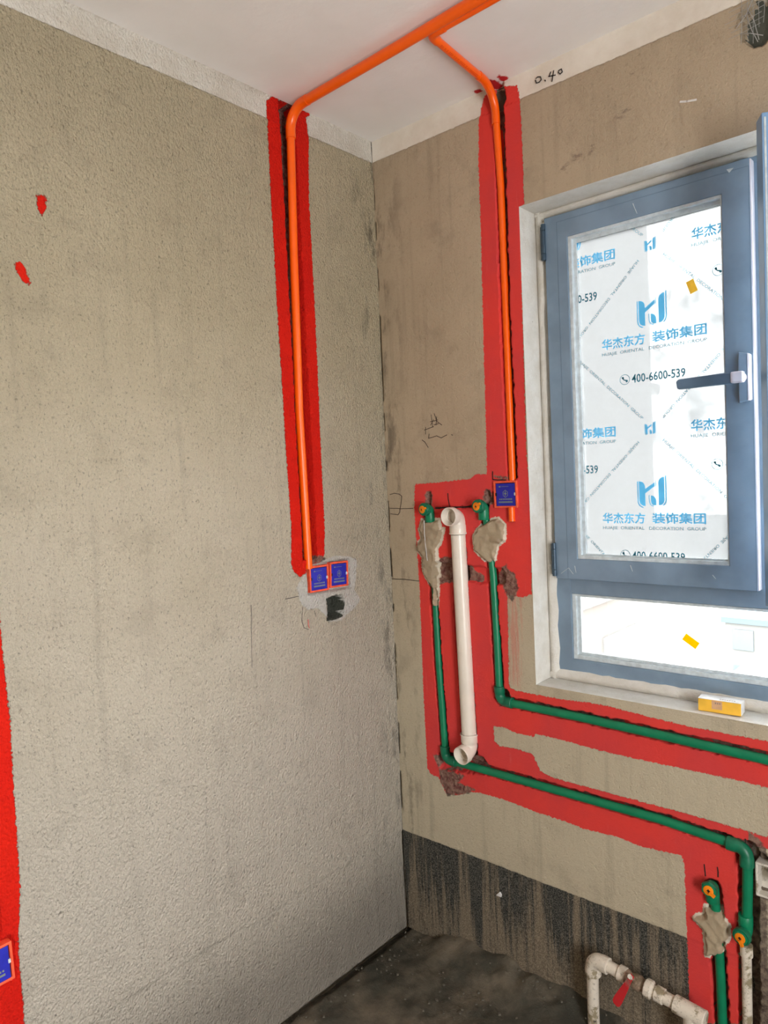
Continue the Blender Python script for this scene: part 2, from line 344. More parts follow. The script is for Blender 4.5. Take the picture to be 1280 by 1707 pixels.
MATS['strand'] = simple('glass_fibre', (176, 176, 172), .6)
MATS['sealant'] = simple('white_sealant', (226, 224, 216), .55, .3, .05, 40, .001)
MATS['orange'] = simple('orange_conduit_plastic', (255, 98, 4), .30, .5, .03, 20)
MATS['orange_cap'] = simple('orange_plug_plastic', (250, 140, 20), .35, .5, .05)
MATS['orange_box'] = simple('orange_box_plastic', (246, 96, 64), .4, .4, .12, 60)
MATS['black'] = simple('dark_recess', (34, 26, 22), .9)
MATS['blue'] = simple('blue_cover_plastic', (40, 44, 168), .45, .35, .10, 40)
MATS['blue_print'] = simple('pale_olive_print', (122, 132, 130), .6)
MATS['green'] = simple('green_pipe_plastic', (8, 128, 88), .38, .45, .08, 25)
MATS['green_dark'] = simple('dull_green_fitting', (14, 112, 80), .38, .45, .12, 40)
MATS['pvc'] = simple('cream_pvc', (232, 222, 208), .28, .5, .03, 15)
def dirty(name, a, b, thr=.5):
    t = NT(name); n = t.noise(26, 6, .7); f = t.noise(160, 3, .7)
    c = t.mix(t.ramp(n, thr-.04, thr+.06), lin(a), lin(b)); c = t.mix(t.math('MULTIPLY', t.ramp(f, .55, .7), .5), c, lin((96, 84, 66)))
    t.bsdf(c, .6, .3, f, .5, .001); return t.m
MATS['dirty_white'] = dirty('dusty_white_pipe', (222, 212, 196), (150, 138, 112), .56)
MATS['brass'] = dirty('stained_brass_body', (150, 128, 108), (112, 96, 76), .5)
MATS['lever'] = dirty('worn_red_lever', (196, 38, 44), (160, 100, 92), .60)
MATS['oldbox'] = dirty('cement_stained_plastic', (214, 208, 196), (150, 138, 118), .60)
MATS['pencil'] = simple('pencil_graphite', (64, 52, 44), .8)
MATS['ink'] = simple('black_marker_ink', (22, 20, 22), .6)
MATS['redmark'] = simple('red_crayon', (206, 110, 96), .8)
MATS['crack'] = simple('dark_crack', (44, 38, 34), .95)
MATS['white_chip'] = simple('white_plaster_chip', (226, 224, 220), .8)
MATS['frame'] = simple('slate_blue_window_profile', (126, 148, 168), .28, .5, .10, 9)  # dark grey filmed profile, lightened and blued by painted-in haze
MATS['frame2'] = simple('blue_filmed_window_profile', (126, 164, 204), .28, .5, .06, 9)  # same profile in brighter blue, with more haze in its colour
MATS['hinge'] = simple('dark_hinge_metal', (62, 82, 98), .35, .5, .08, metal=.3)
MATS['handle_lever'] = simple('slate_handle', (92, 114, 134), .35, .5, .04)
MATS['handle_neck'] = simple('pale_handle_neck', (226, 222, 230), .3, .5, .04)
MATS['gasket'] = simple('pale_glazing_bead', (206, 216, 220), .35, .5, .10, 60)
def ink(name, rgb, front=.22):
    t = NT(name); b = t.n('ShaderNodeBsdfTranslucent'); d = t.n('ShaderNodeBsdfDiffuse'); m = t.n('ShaderNodeMixShader'); m.inputs[0].default_value = front
    b.inputs[0].default_value = lin(rgb); d.inputs[0].default_value = lin(rgb)
    t.l(b.outputs[0], m.inputs[1]); t.l(d.outputs[0], m.inputs[2]); t.l(m.outputs[0], t.out.inputs[0]); return t.m
MATS['print_cyan'] = ink('cyan_print', (104, 192, 236))
MATS['print_teal'] = ink('teal_print', (62, 112, 126))
MATS['sticker'] = ink('orange_sticker', (255, 224, 120))
MATS['sticker_y'] = ink('yellow_sticker', (226, 170, 10))
def glass():
    t = NT('clear_glass'); a = t.n('ShaderNodeBsdfTransparent'); b = t.n('ShaderNodeBsdfGlossy'); b.inputs['Roughness'].default_value = .02
    a.inputs[0].default_value = (.94, .97, .96, 1)
    fr = t.n('ShaderNodeFresnel'); fr.inputs[0].default_value = 1.45; m = t.n('ShaderNodeMixShader')
    t.l(fr.outputs[0], m.inputs[0]); t.l(a.outputs[0], m.inputs[1]); t.l(b.outputs[0], m.inputs[2]); t.l(m.outputs[0], t.out.inputs[0]); return t.m
MATS['glass'] = glass()
def film():
    t = NT('milky_protective_film'); a = t.n('ShaderNodeBsdfTransparent'); b = t.n('ShaderNodeBsdfTranslucent'); d = t.n('ShaderNodeBsdfDiffuse')
    b.inputs[0].default_value = (.16, .16, .165, 1); d.inputs[0].default_value = (.7, .7, .7, 1)
    m1 = t.n('ShaderNodeMixShader'); m1.inputs[0].default_value = .15; m2 = t.n('ShaderNodeMixShader')
    f = t.math('ADD', .94, t.math('MULTIPLY', t.ramp(t.noise(7, 5, .7), .3, .7), .06)); t.l(f, m2.inputs[0])
    t.l(b.outputs[0], m1.inputs[1]); t.l(d.outputs[0], m1.inputs[2]); t.l(a.outputs[0], m2.inputs[1]); t.l(m1.outputs[0], m2.inputs[2]); t.l(m2.outputs[0], t.out.inputs[0]); return t.m
MATS['film'] = film()
MATS['facade'] = simple('pale_facade', (88, 87, 86), .9, .1, .04, .4)
MATS['facade_b'] = simple('warm_facade', (82, 78, 75), .9, .1, .06, .4)
MATS['far_window'] = simple('far_window_glass', (66, 72, 76), .3)
MATS['roof'] = simple('grey_blue_roof', (62, 74, 80), .8)
MATS['ground'] = simple('pale_ground', (84, 82, 78), .95, .1, .12, .2)
# ------------------------------------------------------------------ numpy tools
def vnoise(u, v, s, seed):
    """smooth value noise, period s metres"""
    r = np.random.RandomState(seed); g = r.rand(512, 512)*2-1
    a, b = u/s+1000, v/s+1000; i, j = np.floor(a).astype(int), np.floor(b).astype(int); fa, fb = a-i, b-j
    fa = fa*fa*(3-2*fa); fb = fb*fb*(3-2*fb); i0, j0, i1, j1 = i % 512, j % 512, (i+1) % 512, (j+1) % 512
    return (g[i0, j0]*(1-fa)+g[i1, j0]*fa)*(1-fb)+(g[i0, j1]*(1-fa)+g[i1, j1]*fa)*fb
def sdf(u, v, poly, far=.05):
    P = np.array(poly); out = np.full(u.shape, far)
    lo, hi = P.min(0)-far, P.max(0)+far
    m = (u > lo[0]) & (u < hi[0]) & (v > lo[1]) & (v < hi[1])
    x, y = u[m], v[m]; d = np.full(x.shape, 1e9); ins = np.zeros(x.shape, bool)
    for k in range(len(P)):
        a, b = P[k-1], P[k]; e = b-a; L = max(e@e, 1e-12)
        t = np.clip(((x-a[0])*e[0]+(y-a[1])*e[1])/L, 0, 1)
        d = np.minimum(d, (x-a[0]-t*e[0])**2+(y-a[1]-t*e[1])**2)
        c = (a[1] > y) != (b[1] > y)
        if abs(e[1]) > 1e-12: ins ^= c & (x < e[0]*(y-a[1])/e[1]+a[0])
    d = np.sqrt(d); out[m] = np.where(ins, -d, np.minimum(d, far)); return out
def seg_d(u, v, path):
    out = np.full(u.shape, 9.)
    for a, b in zip(path[:-1], path[1:]):
        a, b = np.array(a), np.array(b); e = b-a; L = e@e
        t = np.clip(((u-a[0])*e[0]+(v-a[1])*e[1])/L, 0, 1)
        out = np.minimum(out, np.hypot(u-a[0]-t*e[0], v-a[1]-t*e[1]))
    return out
def smooth(x, a, b):
    t = np.clip((x-a)/(b-a), 0, 1); return t*t*(3-2*t)
def axis(spans):
    out = []
    for a, b, st in spans: n = max(1, int(round((b-a)/st))); out += list(np.linspace(a, b, n, endpoint=False))
    return np.array(out+[spans[-1][1]])
def grid_wall(root, us, vs, to3, normal, depth, attrs, cats, drop, mat, mainname):
    """one relief grid cut into child meshes by category; attrs: name -> array"""
    nu, nv = len(us), len(vs); U, V = np.meshgrid(us, vs, indexing='ij')
    co = to3(U.ravel(), V.ravel(), depth.ravel())
    idx = np.arange(nu*nv).reshape(nu, nv)
    q = np.stack([idx[:-1, :-1], idx[1:, :-1], idx[1:, 1:], idx[:-1, 1:]], -1).reshape(-1, 4)
    fn = np.cross(co[q[:, 2]]-co[q[:, 0]], co[q[:, 3]]-co[q[:, 1]])
    if (fn @ np.array(normal)).sum() < 0: q = q[:, ::-1]; fn = -fn
    vn = np.zeros_like(co)
    for k in range(4): np.add.at(vn, q[:, k], fn)
    vn /= np.maximum(np.linalg.norm(vn, axis=1, keepdims=True), 1e-12)
    cU = (U[:-1, :-1]+U[1:, 1:]).ravel()/2; cV = (V[:-1, :-1]+V[1:, 1:]).ravel()/2
    fc = cats(cU, cV); fc[drop(cU, cV)] = -1
    for c, (nm, lab) in enumerate(mainname):
        sel = q[fc == c]
        if not len(sel): continue
        used, inv = np.unique(sel, return_inverse=True); inv = inv.reshape(-1, 4)
        me = bpy.data.meshes.new(nm); me.vertices.add(len(used)); me.vertices.foreach_set('co', co[used].ravel().astype(np.float32))
        me.loops.add(inv.size); me.loops.foreach_set('vertex_index', inv.ravel().astype(np.int32))
        me.polygons.add(len(inv)); me.polygons.foreach_set('loop_start', np.arange(0, inv.size, 4, dtype=np.int32)); me.polygons.foreach_set('loop_total', np.full(len(inv), 4, np.int32))
        me.polygons.foreach_set('use_smooth', np.ones(len(inv), bool)); me.update(calc_edges=True); me.validate()
        for an, av in attrs.items():
            at = me.attributes.new(an, 'FLOAT', 'POINT'); at.data.foreach_set('value', av.ravel()[used].astype(np.float32))
        me.normals_split_custom_set_from_vertices(vn[used].tolist())
        if c == 0 and root.type == 'MESH_ROOT': pass
        link(nm, me, mat, root, label=lab)
def stroke(bld, pts, wall, w=.0012, t=.0006, jit=.0006, off=0.0):
    """pencil or marker stroke as a thin strip lying on the wall"""
    P = []
    for a, b in zip(pts[:-1], pts[1:]):
        n = max(1, int(math.hypot(b[0]-a[0], b[1]-a[1])/.012))
        P += [(a[0]+(b[0]-a[0])*k/n, a[1]+(b[1]-a[1])*k/n) for k in range(n)]
    P.append(pts[-1]); P = [(a+random.uniform(-jit, jit), b+random.uniform(-jit, jit)) for a, b in P]
    for a, b in zip(P[:-1], P[1:]):
        dx, dz = b[0]-a[0], b[1]-a[1]; L = math.hypot(dx, dz) or 1; nx, nz = -dz/L*w/2, dx/L*w/2; ex, ez = dx/L*w*.3, dz/L*w*.3
        c = [(a[0]+nx-ex, a[1]+nz-ez), (a[0]-nx-ex, a[1]-nz-ez), (b[0]-nx+ex, b[1]-nz+ez), (b[0]+nx+ex, b[1]+nz+ez)]
        n = len(bld.v)
        for d in (off, off+t):
            bld.v += [(d, p[0], p[1]) if wall == 'L' else (p[0], -d, p[1]) for p in c]
        bld.f += [tuple(n+i for i in q) for q in ((0,1,2,3),(7,6,5,4),(0,4,5,1),(1,5,6,2),(2,6,7,3),(3,7,4,0))]
# ------------------------------------------------------------------ left wall
FAR = .05
def left_wall():
    root = empty('wall_left', (0, 0, 0), 'rough cement-rendered left wall', kind='structure')
    us = axis([(-2.8, -1.46, .02), (-1.46, -1.26, .004), (-1.26, -.50, .006), (-.50, -.15, .0028), (-.15, .0, .0045)])
    vs = axis([(0, .25, .008), (.25, .50, .004), (.50, 1.12, .006), (1.12, 1.42, .003), (1.42, 2.60, .006), (2.60, 2.75, .003)])
    U, V = np.meshgrid(us, vs, indexing='ij'); u, v = U.ravel(), V.ravel()
    rag = vnoise(u, v, .013, 1)*.0022+vnoise(u, v, .005, 2)*.0012
    low = [(-1.30, 0), (-1.298, .497), (-1.30, .604), (-1.287, .754), (-1.285, .963), (-1.282, 1.116), (-1.287, 1.245), (-1.292, 1.6), (-1.30, 2.3), (-1.30, 2.76), (-1.46, 2.76), (-1.46, 0)]
    red = np.minimum(sdf(u, v, D['L_stripe'], FAR), sdf(u, v, low, FAR))
    for k in ('L_spot1', 'L_spot2'): red = np.minimum(red, sdf(u, v, D[k], FAR)+.0005)
    mort = sdf(u, v, D['L_mortar'], FAR); hole = sdf(u, v, D['L_hole'], FAR)
    chase = np.minimum(np.abs(u+.376)-.028, FAR); chase = np.where(v < 1.37, FAR, chase)
    box_cut = sdf(u, v, [(-.392, 1.262), (-.392, 1.352), (-.212, 1.352), (-.212, 1.258)], FAR)
    c2 = np.where((v > .66), np.abs(u+1.365)-.03, FAR)
    box2 = sdf(u, v, [(-1.405, .555), (-1.405, .645), (-1.312, .645), (-1.312, .555)], FAR)
    dep = -.042*smooth(-(chase+rag), -.001, .003)-.03*smooth(-(c2+rag), -.001, .004)
    dep = np.minimum(dep, -.055*smooth(-(hole+rag*2), -.001, .005))
    dep += .0045*smooth(-(mort+rag*2), -.002, .004)*(box_cut > 0)*(1+.5*vnoise(u, v, .02, 5))
    dep = np.minimum(dep, np.where((box_cut < .002) | (box2 < .002), -.012, 9))
    dep += vnoise(u, v, .25, 3)*.002+vnoise(u, v, .05, 4)*.0007
    step = .352+.004*vnoise(u, v, .05, 6)
    dep += -.004*smooth(step-v, -.001, .006)-.004*np.exp(-((v-step)/.004)**2)*(vnoise(u, v, .06, 8) > -.3)
    dep = np.where(v > 2.679+rag, dep-.003, dep); dep = np.where(v > 2.7495, 0, dep)
    bare = np.where((chase < -.002) & (u > -.374), -.012, FAR)  # masonry colour beside the pipe, partly painted there as chase shadow
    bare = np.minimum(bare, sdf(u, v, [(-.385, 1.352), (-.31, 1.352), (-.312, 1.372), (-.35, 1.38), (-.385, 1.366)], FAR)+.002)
    putty = np.full(u.shape, FAR)
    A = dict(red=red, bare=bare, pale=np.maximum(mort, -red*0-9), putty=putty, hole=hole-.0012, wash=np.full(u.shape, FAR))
    sh = U.shape
    def cats(cu, cv):
        c = np.zeros(cu.shape, int)
        r = sdf(cu, cv, D['L_stripe'], FAR); c[r < 0] = 1
        r = sdf(cu, cv, low, FAR); c[r < 0] = 2
        for k in ('L_spot1', 'L_spot2'): c[sdf(cu, cv, D[k], FAR) < 0] = 3
        c[(cv > 2.68) & (c == 0)] = 4
        m = sdf(cu, cv, D['L_mortar'], FAR); c[(m < 0) & (c == 0)] = 5
        return c
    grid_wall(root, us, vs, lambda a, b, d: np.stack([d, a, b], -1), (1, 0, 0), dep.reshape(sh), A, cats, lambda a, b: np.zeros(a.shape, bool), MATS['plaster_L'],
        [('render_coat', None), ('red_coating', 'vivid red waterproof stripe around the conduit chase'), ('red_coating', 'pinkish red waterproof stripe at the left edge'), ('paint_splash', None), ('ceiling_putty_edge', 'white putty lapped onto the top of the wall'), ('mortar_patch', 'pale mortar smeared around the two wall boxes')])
    B().box(-.24, -.06, -2.95, .24, -.1, 2.9).make('masonry_core', MATS['grey'], root)
    b = B()
    for k in ('L_level', 'L_loop', 'L_vert'):
        for s in D[k]: stroke(b, s, 'L', .0016 if k == 'L_level' else .0013)
    b.make('pencil_mark', MATS['pencil'], root, kind='stuff')
    b = B(); [stroke(b, s, 'L', .006, .0008) for s in D['L_dash']]; [stroke(b, s, 'L', .003, .0008) for s in D['L_tick']]
    b.make('scratch', MATS['crack'], root)
    b = B(); [stroke(b, s, 'L', .0035, .0006, .002) for s in D['L_drip']]; b.make('red_mark', MATS['redmark'], root)
    return root
def right_wall():
    root = empty('wall_window', (0, 0, 0), 'cement-rendered window wall with red-coated pipe chases', kind='structure')
    us = axis([(0, .012, .003), (.012, .11, .0045), (.11, .56, .0028), (.56, .96, .0045), (.96, 1.27, .0032), (1.27, 1.80, .02), (1.80, 3.2, .04)])
    vs = axis([(0, .12, .006), (.12, .60, .0040), (.60, .70, .0024), (.70, .87, .004), (.87, .97, .0024), (.97, 1.62, .0028), (1.62, 2.38, .0045), (2.38, 2.55, .005), (2.55, 2.75, .003)])
    U, V = np.meshgrid(us, vs, indexing='ij'); u, v = U.ravel(), V.ravel()
    rag = vnoise(u, v, .012, 11)*.0020+vnoise(u, v, .005, 12)*.0012
    red = sdf(u, v, D['R_red'], FAR)
    right_red = [(1.15, .931), (1.45, .935), (1.45, .818), (1.15, .816)]; r2 = [(1.15, .691), (1.45, .691), (1.45, .66), (1.15, .66)]
    red = np.maximum(red, -sdf(u, v, D['R_grey'], FAR)); red = np.minimum(red, np.minimum(sdf(u, v, right_red, FAR), sdf(u, v, r2, FAR)))
    def ch(path, hw): return np.minimum(seg_d(u, v, path)-hw, FAR)
    conduit = ch([(.503, 1.60), (.500, 2.10), (.503, 2.735)], .0175)
    gA = ch([(.176, 1.50), (.184, 1.197), (.190, .994), (.199, .792), (.206, .66)], .0165)
    drain = ch([(.293, 1.44), (.296, 1.09), (.306, .72)], .029)
    gB = ch([(.395, 1.50), (.415, 1.29), (.424, 1.06), (.428, .90)], .0165)
    hB = ch([(.43, .899), (.60, .899), (.93, .893), (1.46, .884)], .0165)
    hA = ch([(.206, .662), (.56, .661), (.93, .662), (1.13, .65)], .0165)
    vR = ch([(1.143, .645), (1.141, .45), (1.136, .0)], .024)
    vC = ch([(1.056, .52), (1.063, .45), (1.074, .0)], .019)
    cut = ch([(.205, 1.504), (.255, 1.505), (.318, 1.506), (.372, 1.509)], .0028)
    hch = ch([(.215, 1.296), (.30, 1.292), (.44, 1.29)], .030)
    low_cav = ch([(.20, .65), (.34, .67)], .034); cavR = ch([(1.165, .625), (1.175, .56)], .026); cavc = ch([(.445, .915), (.436, .905)], .022); top = ch([(.503, 2.70), (.497, 2.738)], .024)
    f12 = ch([(.176, 1.50), (.181, 1.545)], .013); f13 = ch([(.405, 1.51), (.413, 1.548)], .012); f14 = ch([(.425, 1.52), (.432, 1.545)], .006)
    dep = np.zeros(u.shape)
    for s, d, w in ((conduit, .028, .003), (gA, .026, .003), (drain, .032, .004), (gB, .026, .003), (hB, .027, .003), (hA, .027, .003), (vR, .034, .004), (vC, .028, .003), (cut, .007, .002), (hch, .014, .008), (low_cav, .020, .012), (cavR, .022, .008), (cavc, .02, .006), (top, .032, .004), (f12, .012, .005), (f13, .012, .005), (f14, .008, .004)):
        dep = np.minimum(dep, -d*smooth(-(s+rag*1.4), -.001, w)*(1+.12*vnoise(u, v, .02, 21)))
    boxc = sdf(u, v, [(.443, 1.508), (.443, 1.582), (.518, 1.582), (.518, 1.508)], FAR); dep = np.where(boxc < 0, -.02, dep)
    obox = sdf(u, v, [(1.166, .545), (1.166, .617), (1.24, .617), (1.24, .545)], FAR); dep = np.where(obox < 0, -.045, dep)
    hole = sdf(u, v, D['R_hole'], FAR); dep = np.minimum(dep, -.055*smooth(-(hole+rag*2), -.001, .005))
    pat = np.minimum(np.minimum(sdf(u, v, D['R_patch1'], FAR), sdf(u, v, D['R_patch2'], FAR)), sdf(u, v, D['R_patch3'], FAR))
    pm = smooth(-(pat+rag*2), -.001, .010)
    dep = dep*(1-pm)+pm*(.014+.003*vnoise(u, v, .03, 22)+.002*vnoise(u, v, .012, 23))
    lowp = sdf(u, v, [(1.045, 0), (1.045, .11), (1.098, .115), (1.10, 0)], FAR); lp = smooth(-(lowp+rag*2), -.001, .008); dep = dep*(1-lp)+lp*.006
    dep += vnoise(u, v, .3, 13)*.0018+vnoise(u, v, .06, 14)*.0006
    dep += -.0018*smooth(.357-v, -.0005, .002)
    bareS = np.minimum(np.minimum(sdf(u, v, D['R_bare1'], FAR), sdf(u, v, D['R_bare2'], FAR)), sdf(u, v, D['R_bare3'], FAR))
    dep += np.where(bareS < 0, vnoise(u, v, .008, 15)*.0028, 0)
    dep = np.where(v > 2.679+rag, dep-.003, dep)
    dep = np.where(u < .0035+rag*.9, dep-.0035*(vnoise(u*0, v, .05, 16) > -.1), dep)
    inwin = (u > WX0-.001) & (u < WX1+.001) & (v > WZ0-.001) & (v < WZ1+.001); dep = np.where(inwin, 0, dep)
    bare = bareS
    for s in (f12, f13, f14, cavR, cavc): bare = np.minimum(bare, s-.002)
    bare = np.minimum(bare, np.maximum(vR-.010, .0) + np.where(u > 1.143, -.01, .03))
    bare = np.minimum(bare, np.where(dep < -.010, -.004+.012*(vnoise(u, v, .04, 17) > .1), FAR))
    bare = np.minimum(bare, np.where((conduit < -.002) & (u > .5), -.012, FAR))  # same masonry colour painted as shade on this conduit's right
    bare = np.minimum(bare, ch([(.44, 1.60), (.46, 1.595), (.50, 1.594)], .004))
    halo = np.minimum(np.minimum(sdf(u, v, D['R_patch1'], FAR)-.007, sdf(u, v, D['R_patch2'], FAR)-.004), sdf(u, v, D['R_patch3'], FAR)-.004)
    halo = np.minimum(halo, sdf(u, v, D['R_hole'], FAR)+.03)
    put = np.minimum(pat+.002, lowp)
    red = np.where(v < .002, FAR, red)
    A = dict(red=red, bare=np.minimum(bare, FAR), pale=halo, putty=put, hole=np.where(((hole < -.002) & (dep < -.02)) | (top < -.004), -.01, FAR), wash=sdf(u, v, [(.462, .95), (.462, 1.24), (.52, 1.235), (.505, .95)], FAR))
    sh = U.shape
    def cats(cu, cv):
        c = np.zeros(cu.shape, int)
        r = np.maximum(sdf(cu, cv, D['R_red'], FAR), -sdf(cu, cv, D['R_grey'], FAR)); r = np.minimum(r, np.minimum(sdf(cu, cv, right_red, FAR), sdf(cu, cv, r2, FAR)))
        c[cv < .357] = 2; c[cv > 2.68] = 3; c[r < 0] = 1
        for k, nm in enumerate(('R_patch1', 'R_patch2', 'R_patch3')): c[sdf(cu, cv, D[nm], FAR)-.003 < 0] = 4+k
        return c
    drop = lambda a, b: (a > WX0) & (a < WX1) & (b > WZ0) & (b < WZ1)
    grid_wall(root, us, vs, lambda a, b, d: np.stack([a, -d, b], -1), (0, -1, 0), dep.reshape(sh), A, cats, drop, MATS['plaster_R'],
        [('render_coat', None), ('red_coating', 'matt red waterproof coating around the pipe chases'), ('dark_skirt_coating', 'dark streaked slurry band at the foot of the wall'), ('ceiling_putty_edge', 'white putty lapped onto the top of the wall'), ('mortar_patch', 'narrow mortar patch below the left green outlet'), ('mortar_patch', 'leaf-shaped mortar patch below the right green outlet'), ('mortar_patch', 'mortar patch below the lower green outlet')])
    c = B(); y0, y1 = .07, .24
    c.box(-.24, WX0-.02, y0, y1, -.1, 2.9); c.box(WX1+.02, 3.3, y0, y1, -.1, 2.9); c.box(WX0-.02, WX1+.02, y0, y1, -.1, WZ0-.02); c.box(WX0-.02, WX1+.02, y0, y1, WZ1+.02, 2.9)
    c.make('masonry_core', MATS['grey'], root)
    # window reveal: four slightly uneven rendered faces
    r = B()
    def face(p0, p1, n, out):
        rows = []
        for k in range(n+1):
            row = []
            for j in range(7):
                t = k/n; d = .24*j/6
                p = Vector(p0).lerp(Vector(p1), t)+Vector((0, d, 0)); a = 0 if j == 0 else random.uniform(-.0015, .0015)
                row.append(p+Vector(out)*a)
            rows.append(row)
        n0 = len(r.v); r.v += [tuple(p) for row in rows for p in row]
        r.f += [(n0+k*7+j, n0+k*7+j+1, n0+(k+1)*7+j+1, n0+(k+1)*7+j) for k in range(n) for j in range(6)]
    face((WX0, 0, WZ0), (WX0, 0, WZ1), 40, (1, 0, 0)); face((WX1, 0, WZ0), (WX1, 0, WZ1), 40, (1, 0, 0))
    face((WX0, 0, WZ1), (WX1, 0, WZ1), 40, (0, 0, 1)); face((WX0, 0, WZ0), (WX1, 0, WZ0), 40, (0, 0, 1))
    o = r.make('window_reveal', MATS['reveal'], root, label='whitewashed reveal and sill around the window')
    for p in o.data.polygons: p.use_smooth = True
    b = B()
    for k in ('R_scribble', 'R_outline', 'R_level'):
        for s in D[k]: stroke(b, s, 'R', .0022)
    b.make('pencil_mark', MATS['pencil'], root, kind='stuff')
    b = B(); [stroke(b, s, 'R', .0026, .0006, .0003, .0005) for s in D['R_040']]; b.make('marker_writing', MATS['ink'], root, label='handwritten 0.40 in black marker under the ceiling')
    b = B(); stroke(b, [(.170, 1.462), (.169, 1.42), (.172, 1.38), (.176, 1.33)], 'R', .0022, .002, .0006, .0145); b.make('mortar_ridge', MATS['white_chip'], root)
    b = B(); [stroke(b, s, 'R', .0045, .0005, .0006) for s in D['R_cut']]; [stroke(b, s, 'R', .003) for s in D['R_ticks']]; b.make('saw_cut', MATS['crack'], root)
    b = B(); [stroke(b, s, 'R', .0045, .001) for s in D['R_white']]; b.make('white_scrape', MATS['white_chip'], root)
    B().prism(D['R_chip'], -.004, .002).make('white_chip', MATS['white_chip'], root)
    # glass-fibre mesh torn across the flue hole
    b = B()
    for k in range(7):
        x = 1.168+k*.012; b.sweep([(x, -.001, 2.70), (x+.001, -.003, 2.64), (x+random.uniform(-.004, .004), -.002, 2.60-random.uniform(-.02, .03))], .0005, 4)
    for k in range(6):
        z = 2.668-k*.012; b.sweep([(1.13+random.uniform(0, .02), -.0012, z), (1.165, -.002, z+.001), (1.20+random.uniform(0, .02), -.004, z+.006)], .0005, 4)
    for p in ([(1.155, -.002, 2.625), (1.18, -.015, 2.637), (1.205, -.03, 2.67)], [(1.18, -.004, 2.64), (1.192, -.012, 2.60), (1.203, -.008, 2.572)], [(1.165, -.004, 2.607), (1.19, -.02, 2.592), (1.215, -.012, 2.58)], [(1.182, -.004, 2.655), (1.198, -.02, 2.62), (1.206, -.01, 2.575)]):
        b.sweep(p, .0009, 5)
    b.make('mesh_strand', MATS['strand'], root, kind='stuff')
    return root
WL = left_wall(); WR = right_wall()
# ------------------------------------------------------------------ ceiling, floor and the unseen half of the room
def ceiling():
    us = axis([(-.03, .30, .02), (.30, .60, .006), (.60, 3.2, .1)]); vs = axis([(-2.8, -.25, .1), (-.25, .03, .006)])
    U, V = np.meshgrid(us, vs, indexing='ij'); u, v = U.ravel(), V.ravel(); red = np.full(u.shape, FAR)
    for p in D['C_smear']: red = np.minimum(red, sdf(u, v, p, FAR)+.001)
    d = np.zeros(u.shape)
    root = empty('ceiling', (0, 0, 0), 'smooth white skim-coated ceiling', kind='structure')
    grid_wall(root, us, vs, lambda a, b, d: np.stack([a, b, np.full(a.shape, H)], -1), (0, 0, -1), d.reshape(U.shape), dict(red=red, wash=red*0+FAR), lambda a, b: np.zeros(a.shape, int), lambda a, b: np.zeros(a.shape, bool), MATS['ceiling'], [('skim_coat', None)])
    B().box(-.24, 3.3, -2.95, .24, H+.004, H+.15).make('slab', MATS['grey'], root)
ceiling()
def floor():
    us = axis([(-.02, 1.3, .010), (1.3, 3.2, .05)]); vs = axis([(-2.8, -1.1, .05), (-1.1, .05, .010)])
    U, V = np.meshgrid(us, vs, indexing='ij'); u, v = U.ravel(), V.ravel()
    w = -v; lump = smooth(.13+.05*vnoise(u, v, .15, 31)-w, 0, .13)
    z = -.004+.055*lump*smooth(u, .05, .25)*(1+.3*vnoise(u, v, .04, 32))+.008*vnoise(u, v, .18, 33)+.004*vnoise(u, v, .03, 34)+.002*vnoise(u, v, .011, 35)
    z += -.02*smooth(.018-u, 0, .02)
    root = empty('floor', (0, 0, 0), 'dark dusty raw concrete floor', kind='structure')
    grid_wall(root, us, vs, lambda a, b, d: np.stack([a, b, d], -1), (0, 0, 1), z.reshape(U.shape), dict(red=np.full(u.shape, FAR)), lambda a, b: np.zeros(a.shape, int), lambda a, b: np.zeros(a.shape, bool), MATS['floor'], [('screed', None)])
    B().box(-.24, 3.3, -2.95, .24, -.2, -.06).make('slab', MATS['grey'], root)
    b = B()
    for k in range(260):
        x = random.uniform(.02, 1.2); y = -abs(random.gauss(.06, .10))-.01
        if k % 3 == 0: x, y = random.uniform(.01, .10), -random.uniform(.02, 1.1)
        r = random.uniform(.0015, .0055); n = len(b.v)
        zz = .004+(.045 if (x > .2 and -y < .07) else 0)
        ps = [(x+r*random.uniform(.6, 1.2)*math.cos(a), y+r*random.uniform(.6, 1.2)*math.sin(a), zz+r*s) for s in (-.4, .5) for a in (0, 1.6, 3.1, 4.7)]
        b.v += ps; b.f += [tuple(n+i for i in q) for q in ((3,2,1,0),(4,5,6,7),(0,1,5,4),(1,2,6,5),(2,3,7,6),(3,0,4,7))]
    b.make('grit', MATS['grit'], root, kind='stuff')
floor()
t = B(); x = 3.0
t.box(3.0, 3.18, -2.8, -2.3, 0, H); t.box(3.0, 3.18, -1.5, .0, 0, H); t.box(3.0, 3.18, -2.3, -1.5, 2.1, H); t.box(3.0, 3.18, -2.3, -1.5, 0, .5)  # opening between the boxes is made up to let fill light in
tag(t.make('wall_right', MATS['grey']), 'rendered wall with a second window opening, outside the picture', kind='structure')
tag(B().box(-.2, 3.2, -2.98, -2.8, -.1, 2.85).make('wall_rear', MATS['grey']), 'rendered wall behind the viewer', kind='structure')
